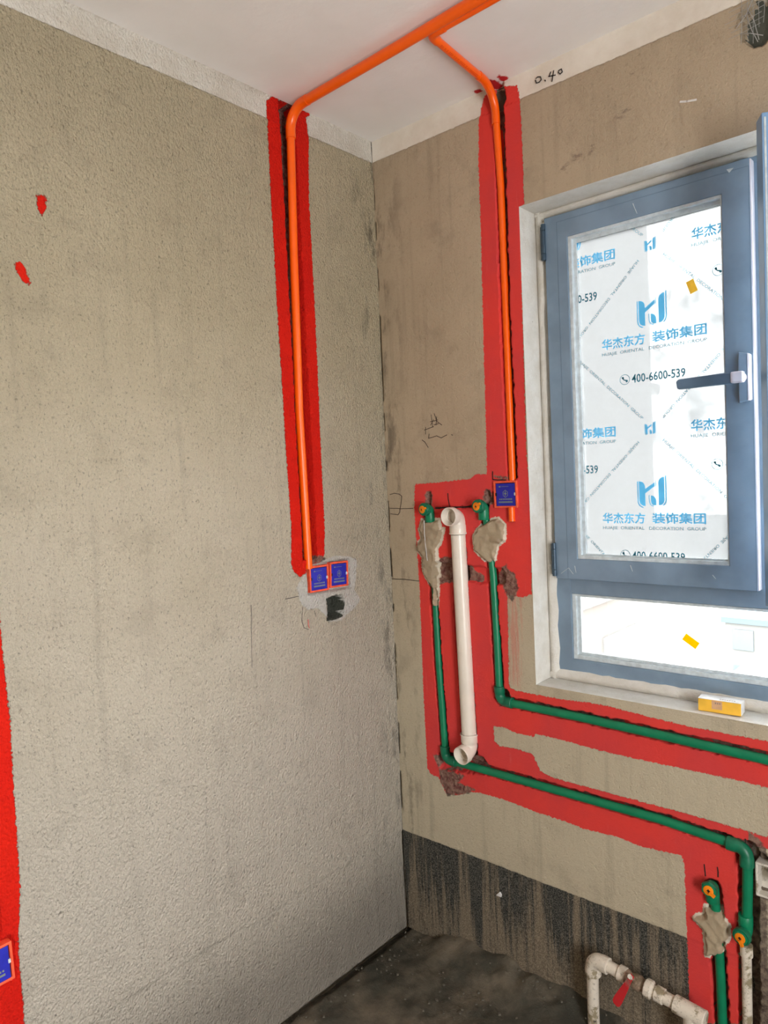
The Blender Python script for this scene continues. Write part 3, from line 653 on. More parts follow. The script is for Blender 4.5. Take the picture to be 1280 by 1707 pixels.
# ------------------------------------------------------------------ window
W = empty('window_1', (0, 0, 0), 'slate grey metal window with a filmed casement and a clear lower pane', kind='structure')
f = B().ring(.580, 1.780, .992, 2.368, .052, .050, .044, .024, .10, .155)
f.box(1.152, 1.212, .103, .155, 1.236, 2.350); f.box(.63, 1.732, .1015, .155, 1.236, 1.298)
f.box(1.1715, 1.1745, .098, .103, 1.30, 2.34); f.box(1.186, 1.190, .098, .103, 1.30, 2.34)
f.make('outer_frame', MATS['frame'], W, bevel=.0012)
B().ring(.632, 1.73, 1.036, 1.235, .013, .013, .013, .006, .106, .130).make('glazing_bead', MATS['gasket'], W, bevel=.001)
B().ring(.645, 1.717, 1.049, 1.229, .010, .010, .008, .003, .116, .128).make('glazing_bead', MATS['gasket'], W)
B().box(.64, 1.722, .125, .130, 1.042, 1.231).make('glass_pane', MATS['glass'], W, label='clear fixed lower pane')
def card(name, cx, cz, w, h, ang, y, mat, par, t=.0006):
    c, s = math.cos(ang), math.sin(ang)
    p = [(cx+a*c-b*s, cz+a*s+b*c) for a, b in ((-w/2, -h/2), (w/2, -h/2), (w/2, h/2), (-w/2, h/2))]
    return B().prism(p, y-t, y).make(name, mat, par)
card('sticker', .974, 1.126, .042, .021, -.58, .1245, MATS['sticker_y'], W).__setitem__('label', 'yellow sticker on the lower pane')
# sealant
s = B(); n = 60
def seal(pts, wfun, nrm):
    n0 = len(s.v)
    for k, p in enumerate(pts):
        w = wfun(k/(len(pts)-1)); q = Vector(p); d = Vector(nrm)
        s.v += [tuple(q+Vector((0, .10, 0))), tuple(q+Vector((0, .088, 0))+d*.002), tuple(q+Vector((0, .086, 0))+d*w*.6), tuple(q+Vector((0, .099, 0))+d*w)]
    for k in range(len(pts)-1):
        s.f.extend([(n0+k*4+j, n0+k*4+j+1, n0+k*4+5+j, n0+k*4+4+j) for j in range(3)])
def wl(t):
    z = WZ0+(WZ1-WZ0)*t; w = .028+.002*math.sin(z*60)+random.uniform(-.0012, .0012)
    if 2.10 < z < 2.235: w += .008
    if 1.30 < z < 1.42: w -= .004
    return w
seal([(WX0, 0, WZ0+(WZ1-WZ0)*k/n) for k in range(n+1)], wl, (1, 0, 0))
seal([(WX0+(WX1-WX0)*k/n, 0, WZ1) for k in range(n+1)], lambda t: .020+random.uniform(-.0012, .0012), (0, 0, -1))
seal([(WX0+(WX1-WX0)*k/n, 0, WZ0) for k in range(n+1)], lambda t: .030+random.uniform(-.002, .002), (0, 0, 1))
o = s.make('sealant_bead', MATS['reveal'], W)
for p in o.data.polygons: p.use_smooth = True
# closed casement
S = empty('casement_sash', (.598, .075, 1.284), 'filmed casement, closed, with cyan printed protective film', parent=W)
SX0, SX1, SZ0, SZ1 = .598, 1.158, 1.284, 2.352; GX0, GX1, GZ0, GZ1 = .670, 1.092, 1.346, 2.283
B().ring(SX0, SX1, SZ0, SZ1, GX0-SX0, SX1-GX1, GZ0-SZ0, SZ1-GZ1, .075, .12).make('sash_frame', MATS['frame'], S, bevel=.002)
B().ring(SX0+.040, SX1-.001, SZ0+.001, SZ1-.02, .0008, .0008, .0008, .0008, .0745, .0752).make('profile_seam', MATS['handle_lever'], S)
B().box(1.1582, 1.1615, .076, .102, 1.286, 2.348).make('seal_strip', MATS['handle_neck'], S)
B().ring(GX0, GX1, GZ0, GZ1, .011, .0035, .010, .008, .078, .110).make('glazing_bead', MATS['gasket'], S, bevel=.001)
B().ring(GX0+.011, GX1-.0035, GZ0+.010, GZ1-.008, .010, .002, .004, .012, .090, .108).make('glazing_bead', MATS['gasket'], S)
B().box(GX0+.004, GX1-.001, .098, .103, GZ0+.004, GZ1-.004).make('glass_pane', MATS['glass'], S)
FX0, FX1, FZ0, FZ1 = GX0+.0135, GX1-.004, GZ0+.012, GZ1-.013
fv, ff = [], []; nx, nz = 40, 80
for i in range(nx+1):
    for j in range(nz+1):
        x = FX0+(FX1-FX0)*i/nx; z = FZ0+(FZ1-FZ0)*j/nz
        wr = .0012*math.exp(-(x-FX0)/.02)*math.sin(i*2.1+j*.3)
        fv.append((x, .0955+wr*.6+.0004*math.sin(j*.9+i*.3), z))
b = B(); b.v = fv; b.f = [(i*(nz+1)+j, (i+1)*(nz+1)+j, (i+1)*(nz+1)+j+1, i*(nz+1)+j+1) for i in range(nx) for j in range(nz)]
fo = b.make('protective_film', MATS['film'], S, label='milky film printed with cyan lettering')
for p in fo.data.polygons: p.use_smooth = True
# printed pattern
def text_mesh(body, size, bold=0., fit=None, center=True):
    cu = bpy.data.curves.new('t', 'FONT'); cu.body = body; cu.size = size; cu.offset = bold; cu.resolution_u = 2
    cu.align_x = 'LEFT'
    o = bpy.data.objects.new('t', cu); COL.objects.link(o); bpy.context.view_layer.update()
    me = bpy.data.meshes.new_from_object(o.evaluated_get(bpy.context.evaluated_depsgraph_get())); 
    bpy.data.objects.remove(o); V = [v.co.copy() for v in me.vertices]; Fs = [tuple(p.vertices) for p in me.polygons]; bpy.data.meshes.remove(me)
    xs = [v.x for v in V]; ys = [v.y for v in V]; x0, x1, y0, y1 = min(xs), max(xs), min(ys), max(ys)
    sx = fit[0]/(x1-x0) if fit else 1; sy = fit[1]/(y1-y0) if fit and fit[1] else sx
    return [((v.x-(x0+x1)/2)*sx, (v.y-(y0+y1)/2)*sy) for v in V], Fs
T_CJK1 = text_mesh('华杰东方', .04, .0008, (.124, .031)); T_CJK2 = text_mesh('装饰集团', .04, .0008, (.143, .031))
T_EN = text_mesh('HUAJIE  ORIENTAL   DECORATION  GROUP', .02, .0001, (.287, .0115))
T_DG = text_mesh('HUAJIE  ORIENTAL  DECORATION  GROUP', .02, .0001, (.262, .0105))
T_PH = text_mesh('400-6600-539', .03, .0004, (.146, .024))
def logo_polys():
    def curve(pts, n=6):
        return pts
    A = []
    # left stem with its arm, in a 100 x 100 box (x right, z up)
    def rnd(cx, cy, r, a0, a1, n=6): return [(cx+r*math.cos(math.radians(a0+(a1-a0)*k/n)), cy+r*math.sin(math.radians(a0+(a1-a0)*k/n))) for k in range(n+1)]
    A.append([(6, 84), (6, 24)]+rnd(24, 24, 18, 180, 270)+[(27, 6), (27, 46), (60, 68), (60, 80), (27, 60)]+rnd(9, 66, 18, 0, 90))
    A.append([(0, 84), (0, 22)]+rnd(22, 22, 22, 180, 262)+[(20, 3), (17, 4)]+rnd(22, 22, 18.5, 255, 180)+[(3.5, 84)])
    A.append([(62, 69), (62, 84), (60.5, 84), (65, 86)]+rnd(52, 74, 13, 30, -50)+[(60, 64)])
    A.append([(46, 39)]+rnd(46, 21, 18, 90, 0)+[(64, 8), (58, 8)]+rnd(58, 20, 12, 270, 180)+[(46, 24)])
    A.append([(39, 40), (39, 22)]+rnd(57, 22, 18, 180, 262)+[(56, 6.5)]+rnd(57, 22, 15.5, 262, 180)+[(41.5, 40)])
    A.append([(72, 8)]+rnd(74, 26, 18, 272, 360)+[(92, 96)]+rnd(90, 78, 18, 92, 180)+[(72, 78)])
    A.append([(95, 100), (95, 26)]+rnd(75, 26, 20, 0, -70)+[(88, 8)]+rnd(76, 26, 23, -55, 0)+[(99, 100)])
    return [[(x/100-.5, y/100-.5) for x, y in p] for p in A]
LOGO = logo_polys()
PC = B(); PT = B(); YP = .0935
def put(bld, mesh, cx, cz, ang=0):
    V, Fs = mesh; c, s_ = math.cos(ang), math.sin(ang); n0 = len(bld.v)
    bld.v += [(cx+a*c-b_*s_, YP, cz+a*s_+b_*c) for a, b_ in V]; bld.f += [tuple(n0+i for i in q) for q in Fs]
def logo(cx, cz, w, h):
    for k, p in enumerate(LOGO): 
        n0 = len(PC.v); PC.v += [(cx+a*w, YP, cz+b_*h) for a, b_ in p]; PC.f.append(tuple(range(n0, n0+len(p))))
def ringp(bld, cx, cz, r, w, a0=0, a1=360, n=28):
    n0 = len(bld.v)
    for k in range(n+1):
        t = math.radians(a0+(a1-a0)*k/n); bld.v += [(cx+r*math.cos(t), YP, cz+r*math.sin(t)), (cx+(r-w)*math.cos(t), YP, cz+(r-w)*math.sin(t))]
    bld.f += [(n0+2*k, n0+2*k+1, n0+2*k+3, n0+2*k+2) for k in range(n)]
PX, PZ, HP = .903, 2.033, .247
for i in (-1, 0, 1):
    for j in (-3, -2, -1, 0, 1):
        if (i+j) % 2: continue
        cx, cz = PX+i*HP+j*.0065, PZ+j*HP
        logo(cx, cz, .082, .088)
        put(PC, T_CJK1, cx-.083, cz-.073); put(PC, T_CJK2, cx+.070, cz-.073)
        put(PT, T_EN, cx-.002, cz-.102); put(PT, T_PH, cx+.012, cz-.178)
        ringp(PT, cx-.081, cz-.178, .0145, .0014); ringp(PT, cx-.079, cz-.173, .0085, .003, 170, 290, 10)
        put(PT, ([(-.003, -.003), (.003, -.003), (.003, .003), (-.003, .003)], [(0, 1, 2, 3)]), cx-.0865, cz-.173, .5); put(PT, ([(-.003, -.003), (.003, -.003), (.003, .003), (-.003, .003)], [(0, 1, 2, 3)]), cx-.0755, cz-.1825, .5)
        lx, lz = cx, cz+.175
        logo(lx, lz, .032, .036)
        put(PT, T_DG, lx+.127, lz-.127, -math.pi/4); put(PT, T_DG, lx-.127, lz-.127, -3*math.pi/4)
for bld, nm, mt in ((PC, 'film_print', 'print_cyan'), (PT, 'film_print', 'print_teal')):
    me = bpy.data.meshes.new(nm); me.from_pydata(bld.v, [], bld.f); bm = bmesh.new(); bm.from_mesh(me)
    for co, no in (((FX0, 0, 0), (-1, 0, 0)), ((FX1, 0, 0), (1, 0, 0)), ((0, 0, FZ0), (0, 0, -1)), ((0, 0, FZ1), (0, 0, 1))):
        bmesh.ops.bisect_plane(bm, geom=bm.verts[:]+bm.edges[:]+bm.faces[:], plane_co=co, plane_no=no, clear_outer=True)
    bm.to_mesh(me); bm.free(); link(nm, me, MATS[mt], S)
card('sticker', 1.010, 2.074, .020, .034, .33, .0925, MATS['sticker'], S).__setitem__('label', 'small orange sticker on the filmed pane')
b = B(); b.prism([(1.106, 2.338), (1.123, 2.337), (1.112, 2.328)], .0735, .0748)
for p_ in ([(.866, 2.322), (.872, 2.305), (.877, 2.292)], [(.66, 1.325), (.664, 1.305)], [(.83, 1.335), (.836, 1.318)], [(1.05, 1.32), (1.058, 1.310)], [(.615, 1.30), (.640, 1.318), (.655, 1.300)]):
    for a_, c_ in zip(p_[:-1], p_[1:]): b.prism([(a_[0], a_[1]), (a_[0]+.0018, a_[1]), (c_[0]+.0012, c_[1]), (c_[0], c_[1])], .0738, .0748)
b.make('film_scrap', MATS['gasket'], S)
# handle
hb = B(); hb.prism([(1.128, 1.757), (1.150, 1.762), (1.150, 1.878), (1.128, 1.884)], .056, .075); hb.make('handle_base', MATS['frame'], S, bevel=.003)
hb = B(); hb.prism([(1.1505, 1.762), (1.1545, 1.765), (1.1545, 1.875), (1.1505, 1.878)], .053, .075); hb.make('handle_base_edge', MATS['handle_neck'], S)
hb = B(); hb.sweep([(1.137, .062, 1.819), (1.137, .030, 1.819)], .0115, 16); hb.box(1.121, 1.149, .016, .036, 1.805, 1.832); hb.make('handle_neck', MATS['handle_neck'], S, bevel=.003)
hb = B(); hb.prism([(.990, 1.808), (.994, 1.804), (1.125, 1.804), (1.125, 1.833), (.994, 1.830), (.988, 1.824)], .020, .034); hb.make('handle_lever', MATS['handle_lever'], S, bevel=.003)
for z0, z1 in ((1.292, 1.392), (2.23, 2.335)):
    h = B(); h.sweep([(.597, .070, z0), (.597, .070, z0+.018)], .0068, 14); h.sweep([(.597, .070, z0+.0195), (.597, .070, z1-.0195)], .0060, 14); h.sweep([(.597, .070, z1-.018), (.597, .070, z1)], .0068, 14); h.box(.585, .597, .074, .098, z0+.004, z1-.004)
    h.make('hinge', MATS['hinge'], S, smooth=True)
# second casement, swung into the room
O = empty('open_casement_sash', (1.778, .10, 1.29), 'second casement swung open into the room at the right edge', parent=W)
ux = Vector((1.778-1.25, .10+.18, 0)); Ls = ux.length; ang = math.atan2(ux.y, ux.x)
def swung(bld):
    c, s_ = math.cos(ang), math.sin(ang); bld.v = [(1.25+x*c-y*s_, -.18+x*s_+y*c, z) for x, y, z in bld.v]; return bld
swung(B().ring(0, Ls, 1.29, 2.34, .075, .070, .066, .070, 0, .045)).make('sash_frame', MATS['frame2'], O, bevel=.002)
swung(B().box(.004, .008, -.0012, 0, 1.30, 2.33).box(.03, .031, -.0008, 0, 1.30, 2.33)).make('profile_seam', MATS['gasket'], O)
swung(B().ring(.075, Ls-.07, 1.356, 2.27, .011, .011, .011, .011, .004, .035)).make('glazing_bead', MATS['gasket'], O)
swung(B().box(.08, Ls-.075, .02, .025, 1.36, 2.265)).make('glass_pane', MATS['glass'], O)
swung(B().box(.030, .050, -.010, 0, 1.76, 1.88)).make('handle_base', MATS['frame2'], O, bevel=.002)
# ------------------------------------------------------------------ orange conduits
def tube(name, path, r, mat, parent, seg=20, label=None): return B().sweep(path, r, seg).make(name, MATS[mat], parent, smooth=True, label=label)
c1 = empty('electrical_conduit', (0, -.38, 1.36), 'thick orange conduit rising in the left wall chase then crossing the ceiling', 'conduit')
P0 = Vector((-.004, -.378, 1.352)); P1 = Vector((.010, -.376, 2.722)); ye = -.398
bd = bend(P1+Vector((0, 0, .004)), (0, 0, 1), (1, 0, 0), .062, 10)
tube('pipe', [P0+Vector((0, -.003, -.012)), P0.lerp(P1, .35)+Vector((-.006, -.008, 0)), P0.lerp(P1, .7)+Vector((-.003, -.005, 0)), bd[0]], .0125, 'orange', c1)
tube('elbow', [bd[0]-Vector((0, 0, .022))]+bd+[bd[-1]+Vector((.02, -.0007, 0))], .0150, 'orange', c1, 24)
tube('pipe', [bd[-1], (.45, -.385, 2.725), (1.2, ye-.012, 2.724), (2.95, ye-.03, 2.724)], .0140, 'orange', c1)
c2 = empty('electrical_conduit', (.5, 0, 1.59), 'thinner orange conduit rising in the window wall chase and turning along the ceiling', 'conduit')
Q1 = Vector((.495, -.003, 2.735))
q = bend(Q1, (0, 0, 1), (.10, -1, 0), .075, 10); q2 = bend((.529, -.355, 2.733), (.10, -1, 0), (1, -.01, 0), .022, 8)
tube('pipe', [(.500, .008, 1.580), (.497, .010, 2.0), (.497, .008, 2.45), q[0]], .0105, 'orange', c2)
tube('elbow', [q[0]-Vector((0, 0, .025))]+q+[q[-1]+Vector((.0025, -.025, 0))], .0122, 'orange', c2, 24)
tube('pipe', [q[-1], q2[0]], .0105, 'orange', c2)
tube('elbow', [q2[0]+Vector((-.0015, .015, 0))]+q2+[q2[-1]+Vector((.025, 0, 0))], .0122, 'orange', c2, 24)
tube('pipe', [q2[-1], (1.2, -.362, 2.733), (2.95, -.38, 2.733)], .0105, 'orange', c2)
b = B(); dirv = (q2[0]-q[-1]).normalized(); L = (q2[0]-q[-1]).length; k = .04
nv_ = Vector((.45, -.30, -.85)); nv_ = (nv_-dirv*nv_.dot(dirv)).normalized(); sv = dirv.cross(nv_)
while k < L-.03:
    w = random.uniform(.002, .007); c0 = q[-1]+dirv*k+nv_*.0106
    for s_ in (-.0018, .0012):
        p = [c0+sv*(s_), c0+sv*(s_)+dirv*w, c0+sv*(s_+.0009)+dirv*w, c0+sv*(s_+.0009)]; b.quad(*p)
    k += w+random.choice((.0015, .0015, .006))
b.make('print_marks', MATS['lever'], c2, kind='stuff')
c3 = empty('conduit_stub', (.50, 0, 1.46), 'short cut end of orange conduit poking out below the right wall box', 'conduit')
tube('pipe', [(.500, -.004, 1.505), (.500, -.004, 1.462)], .0095, 'orange', c3); tube('bore', [(.500, -.004, 1.4625), (.500, -.004, 1.4612)], .0078, 'black', c3)
# ------------------------------------------------------------------ wall boxes with blue covers
def wall_box(origin, ex, label, tilt=0., size=.082, group=None):
    """origin = centre on the wall, ex = in-plane horizontal direction, out of wall = third axis"""
    o = empty('wall_box', origin, label, 'junction box', group)
    ex = Vector(ex); up = Vector((0, 0, 1)); ex, up = ex*math.cos(tilt)+up*math.sin(tilt), up*math.cos(tilt)-ex*math.sin(tilt)
    out = Vector((1, 0, 0)) if abs(ex.y) > .5 else Vector((0, -1, 0)); C = Vector(origin)
    def tr(bld): bld.v = [tuple(C+ex*x-out*y+up*z) for x, y, z in bld.v]; return bld
    h = size/2
    tr(B().ring(-h, h, -h, h, .006, .006, .006, .006, -.004, .040)).make('box_rim', MATS['orange_box'], o, bevel=.0015)
    g = .0335 if size < .083 else h-.0075
    tr(B().box(-g, g, -.0022, .004, -g-.002, g)).make('cover', MATS['blue'], o, bevel=.0015)
    p = B()
    for z, w in ((-.022, .048), (-.0245, .048)): p.box(-w/2, w/2, -.0032, -.0022, z-.001, z+.001)
    for k in range(8):
        x = -.022+k*.0058; p.box(x, x+.0038, -.0030, -.0022, -.0165, -.0125)
    p.box(-.022, -.016, -.003, -.0022, .022, .026); p.box(-.013, .012, -.003, -.0022, .0235, .0245)
    hexa = [(.009*math.cos(math.radians(a)), .002+.011*math.sin(math.radians(a))) for a in range(30, 390, 60)]
    for a, c in zip(hexa, hexa[1:]+hexa[:1]):
        d = Vector((c[0]-a[0], c[1]-a[1])); nn = Vector((-d.y, d.x)).normalized()*.0006
        p.prism([(a[0]+nn.x, a[1]+nn.y), (a[0]-nn.x, a[1]-nn.y), (c[0]-nn.x, c[1]-nn.y), (c[0]+nn.x, c[1]+nn.y)], -.003, -.0022)
    p.prism([(.002, .011), (-.005, .001), (-.0005, .001), (-.002, -.006), (.005, .004), (.0005, .004)], -.0032, -.0022)
    tr(p).make('cover_print', MATS['blue_print'], o)
    for sx in (-1, 1): tr(B().box(sx*(g+.0005)-.0035, sx*(g+.0005)+.0035, -.0036, .003, -.004, .005)).make('screw_ear', MATS['gasket' if sx > 0 else 'black'], o, bevel=.001)
    return o
wall_box((.001, -.345, 1.305), (0, 1, 0), 'left one of two orange-rimmed wall boxes with blue covers on the rough wall', -.02)
wall_box((.001, -.257, 1.307), (0, 1, 0), 'right one of two orange-rimmed wall boxes with blue covers, above the square hole', -.04)
wall_box((.481, -.003, 1.544), (1, 0, 0), 'blue-covered wall box with orange rim beside the window, under the conduit', .01)
wall_box((.004, -1.357, .598), (0, 1, 0), 'blue-covered wall box at the left picture edge on the pink stripe', .03, .086)
# old open box
ob = empty('wall_box', (1.203, 0, .58), 'old cement-stained white wall box beside the right vertical green pipe', 'junction box')
B().ring(1.160, 1.246, .537, .623, .006, .006, .006, .006, -.006, .042).make('box_rim', MATS['oldbox'], ob, bevel=.004)
B().box(1.166, 1.240, .030, .042, .543, .617).make('box_back', MATS['oldbox'], ob)
B().box(1.190, 1.232, .004, .018, .575, .612).make('terminal_block', MATS['oldbox'], ob, bevel=.002)
# ------------------------------------------------------------------ green water pipes
def elbow(parent, p, d0, d1, r=.0125, R=.020, col=.0165, mat='green_dark', L=.024):
    p, d0, d1 = Vector(p), Vector(d0).normalized(), Vector(d1).normalized(); bp = bend(p, d0, d1, R, 8)
    a = bp[0]-d0*L; z = bp[-1]+d1*L
    path = [a, a+d0*.001, a+d0*(L-.004), bp[0]]+bp[1:-1]+[bp[-1], z-d1*(L-.004), z-d1*.001, z]
    rr = [col-.001, col, col, col-.0012]+[col-.0012]*(len(bp)-2)+[col-.0012, col, col, col-.001]
    return B().sweep(path, rr, 22).make('elbow', MATS[mat], parent, smooth=True)
def outlet(parent, p, pipe_dir=(0, 0, -1), aim=(-.10, -1, .0), tab=150, hexa=False, out=.034):
    """threaded outlet elbow with an orange test plug; p = centre of the elbow on the pipe axis"""
    p, a, d = Vector(p), Vector(aim).normalized(), Vector(pipe_dir).normalized()
    bp = bend(p, -d, a, .014, 6)
    b = B(); b.sweep([bp[0]+d*.030, bp[0]+d*.029, bp[0]+d*.008, bp[0]]+bp[1:]+[p+a*.018], [.0165, .0172, .0172, .0165]+[.0165]*(len(bp)-1)+[.0165], 20)
    b.make('outlet_elbow', MATS['green'], parent, smooth=True)
    B().sweep([p+a*.016, p+a*.018, p+a*(out-.003), p+a*out], [.0175, .0215, .0215, .0195], 6 if hexa else 24).make('outlet_collar', MATS['green_dark'], parent, smooth=not hexa, bevel=.001 if hexa else 0)
    B().sweep([p+a*(out-.001), p+a*(out+.002), p+a*(out+.0025)], [.0165, .0165, .0150], 24).make('outlet_lip', MATS['green'], parent, smooth=True)
    zz = Vector((0, 0, 1)); sd = a.cross(zz).normalized(); zz = sd.cross(a)
    b = B(); c = p+a*(out-.001); b.sweep([c, c+a*.0050, c+a*.0056], [.0125, .0125, .0115], 24)
    t = math.radians(tab); e = sd*(-1)*math.cos(t)*-1+zz*math.sin(t); w = e.cross(a).normalized()
    q0 = c+a*.003
    n = len(b.v); b.v += [tuple(q0+e*r_+w*s_+a*h_) for h_ in (0, .007) for r_, s_ in ((.004, -.0045), (.019, -.003), (.019, .003), (.004, .0045))]
    b.f += [tuple(n+i for i in q_) for q_ in ((0,1,2,3),(7,6,5,4),(0,4,5,1),(1,5,6,2),(2,6,7,3),(3,7,4,0))]
    pl = b.make('plug', MATS['orange_cap'], parent, smooth=True)
    B().sweep([c+a*.0050, c+a*.0062], .0042, 4).make('plug_socket', MATS['black'], pl)
    return p
ga = empty('water_pipe', (.20, 0, .66), 'green water pipe dropping from the left outlet and running low along the wall', 'pipe')
outlet(ga, (.186, -.002, 1.501), tab=165)
tube('pipe', [(.180, .004, 1.475), (.182, .011, 1.35), (.184, .010, 1.197), (.190, .006, .994), (.199, .004, .792), (.204, .002, .69)], .0115, 'green', ga)
elbow(ga, (.206, .0, .660), (.03, 0, -1), (1, 0, 0), R=.022)
tube('pipe', [(.24, .0, .660), (.561, .001, .660), (.924, .0, .661), (1.10, -.002, .652)], .0125, 'green', ga)
elbow(ga, (1.141, -.004, .650), (1, 0, -.03), (0, 0, -1), R=.022, col=.0175)
tube('pipe', [(1.143, -.004, .62), (1.141, -.002, .55), (1.138, -.002, .46)], .0125, 'green', ga)
outlet(ga, (1.135, -.002, .432), pipe_dir=(0, 0, 1), aim=(-.12, -1, .0), tab=250, out=.032)
gb = empty('water_pipe', (.43, 0, .90), 'green water pipe from the right outlet turning under the window', 'pipe')
outlet(gb, (.398, -.002, 1.510), aim=(-.05, -1, .0), tab=150)
tube('pipe', [(.400, .004, 1.48), (.408, .011, 1.40), (.418, .008, 1.291), (.424, .006, 1.10), (.428, .002, .93)], .0115, 'green', gb)
elbow(gb, (.430, 0, .899), (.02, 0, -1), (1, 0, -.02), R=.022)
tube('pipe', [(.465, .0, .898), (.70, .001, .897), (.931, .0, .893), (1.25, 0, .884), (2.6, 0, .86)], .0125, 'green', gb)
gc = empty('water_pipe', (1.06, 0, .5), 'short green water pipe with hexagonal outlet in the red column at lower right', 'pipe')
outlet(gc, (1.056, .0, .524), aim=(.02, -1, .04), tab=215, hexa=True, out=.030)
tube('pipe', [(1.058, .004, .50), (1.062, .011, .43), (1.069, .006, .30), (1.074, .004, .02)], .0118, 'green', gc)
wp = empty('supply_pipe', (1.13, 0, .2), 'old dusty white pipe going to the floor below the right green outlet', 'pipe')
tube('pipe', [(1.136, -.004, .388), (1.135, -.004, .2), (1.134, -.004, .0)], .0118, 'dirty_white', wp); tube('coupling', [(1.136, -.004, .40), (1.136, -.004, .372)], .0150, 'dirty_white', wp)
# ------------------------------------------------------------------ drain pipe
dp = empty('drain_pipe', (.30, 0, .7), 'cream plastic drain pipe with open elbows at both ends', 'pipe')
DT, DB = Vector((.300, -.006, 1.478)), Vector((.311, -.006, .716))
tube('pipe', [DT-Vector((0, 0, .06)), DB+Vector((0, 0, .05))], .0243, 'pvc', dp, 32)
def drain_elbow(corner, down, aim):
    b = B(); d0 = Vector((0, 0, 1)) if down else Vector((0, 0, -1)); a = Vector(aim).normalized()
    bp = bend(corner, d0, a, .0245, 10); st = bp[0]-d0*.034
    path = [st, st+d0*.002, st+d0*.005, st+d0*.0055, st+d0*.028, st+d0*.030]+bp+[bp[-1]+a*.001, bp[-1]+a*.003, bp[-1]+a*.024, bp[-1]+a*.026]
    rr = [.0285, .0292, .0292, .0275, .0275, .0262]+[.0258]*len(bp)+[.0262, .0296, .0296, .0290]
    e = bp[-1]+a*.026
    path += [e, e-a*.001, e-a*.026, e-a*.027, e-a*.040]; rr += [.0272, .0264, .0258, .0228, .0222]
    # sweep with explicit tangents so the inner bore folds back correctly
    T = []
    for k, p in enumerate(path):
        if k < 6: T.append(d0)
        elif k < 6+len(bp):
            T.append((bp[min(k-5, len(bp)-1)]-bp[max(k-7, 0)]).normalized())
        else: T.append(a)
    seg = 32; n0 = 0; N = Vector((1, 0, 0)); N = (N-T[0]*N.dot(T[0])).normalized()
    for p, t_, r_ in zip(path, T, rr):
        N = (N-t_*N.dot(t_)).normalized(); Bn = t_.cross(N)
        b.v += [tuple(Vector(p)+r_*(math.cos(2*math.pi*k/seg)*N+math.sin(2*math.pi*k/seg)*Bn)) for k in range(seg)]
    for i in range(len(path)-1):
        b.f += [(i*seg+k, i*seg+(k+1) % seg, (i+1)*seg+(k+1) % seg, (i+1)*seg+k) for k in range(seg)]
    b.f.append(tuple((len(path)-1)*seg+k for k in range(seg)))
    return b.make('elbow', MATS['pvc'], dp, smooth=True)
drain_elbow(DT, True, (0, -1, .02)); drain_elbow(DB, False, (-.06, -1, -.12))
# ------------------------------------------------------------------ white supply pipe with red lever valve
vp = empty('valve_pipe', (.74, -.05, 0), 'dusty white water pipe with a red lever valve at the floor', 'pipe')
Y = -.052; E0 = Vector((.742, Y, .226)); ax = Vector((1, -.04, -.085)).normalized()
tube('pipe', [(.738, Y, -.01), (.740, Y, .20)], .0165, 'dirty_white', vp, 24)
elbow(vp, E0, (0, 0, 1), ax, R=.024, col=.0225, mat='dirty_white', L=.022)
def along(t): return E0+ax*t
tube('pipe', [along(.035), along(.085)], .0165, 'dirty_white', vp, 24)
B().sweep([along(.078), along(.080), along(.098), along(.100)], [.019, .0215, .0215, .019], 24).make('coupling', MATS['dirty_white'], vp, smooth=True)
vb = B(); vb.sweep([along(.098), along(.106), along(.112), along(.125), along(.140), along(.146), along(.156)], [.019, .0195, .016, .0205, .0205, .016, .018], 12)
st = along(.128); vb.sweep([st+Vector((0, -.012, .010)), st+Vector((0, -.030, .028))], .0075, 12)
vb.make('valve_body', MATS['brass'], vp, smooth=True)
h0 = st+Vector((0, -.032, .030)); h1 = h0+Vector((-.040, -.012, -.085)); dv = (h1-h0).normalized(); sv_ = Vector((1, -.1, .2)); sv_ = (sv_-dv*sv_.dot(dv)).normalized(); nv2 = dv.cross(sv_).normalized()
b = B(); prof = [(-.008, .006), (.012, .0065), (.030, .0085), (.080, .0125), (.092, .0115), (.097, .006)]
pts = [(t_, w_) for t_, w_ in prof]+[(t_, -w_) for t_, w_ in reversed(prof)]
n = len(b.v); m = len(pts)
for s_ in (-.002, .002): b.v += [tuple(h0+dv*t_+sv_*w_+nv2*s_) for t_, w_ in pts]
b.f += [tuple(range(n, n+m)), tuple(range(n+2*m-1, n+m-1, -1))]+[(n+k, n+m+k, n+m+(k+1) % m, n+(k+1) % m) for k in range(m)]
lev = b.make('lever', MATS['lever'], vp, bevel=.001)
B().sweep([h0-Vector((0, -.004, .004)), h0+Vector((0, -.009, .008))], .0062, 6).make('lever_nut', MATS['oldbox'], lev)
B().sweep([along(.154), along(.156), along(.172), along(.176)], [.022, .0245, .0245, .019], 10).make('union_nut', MATS['dirty_white'], vp, bevel=.001)
tube('pipe', [along(.172), along(.250)], .0165, 'dirty_white', vp, 24)
B().sweep([along(.182), along(.183), along(.204), along(.205)], [.019, .0205, .0205, .019], 24).make('coupling', MATS['dirty_white'], vp, smooth=True)
B().sweep([along(.232), along(.234), along(.310), along(.312)], [.0205, .0225, .0225, .0205], 24).sweep([along(.278), along(.278)-Vector((0, 0, .050)), along(.278)-Vector((0, 0, .052))], [.0225, .0225, .0205], 24).make('tee', MATS['dirty_white'], vp, smooth=True)
tube('pipe', [along(.278)-Vector((0, 0, .04)), along(.278)-Vector((0, 0, .215))], .0165, 'dirty_white', vp, 24)
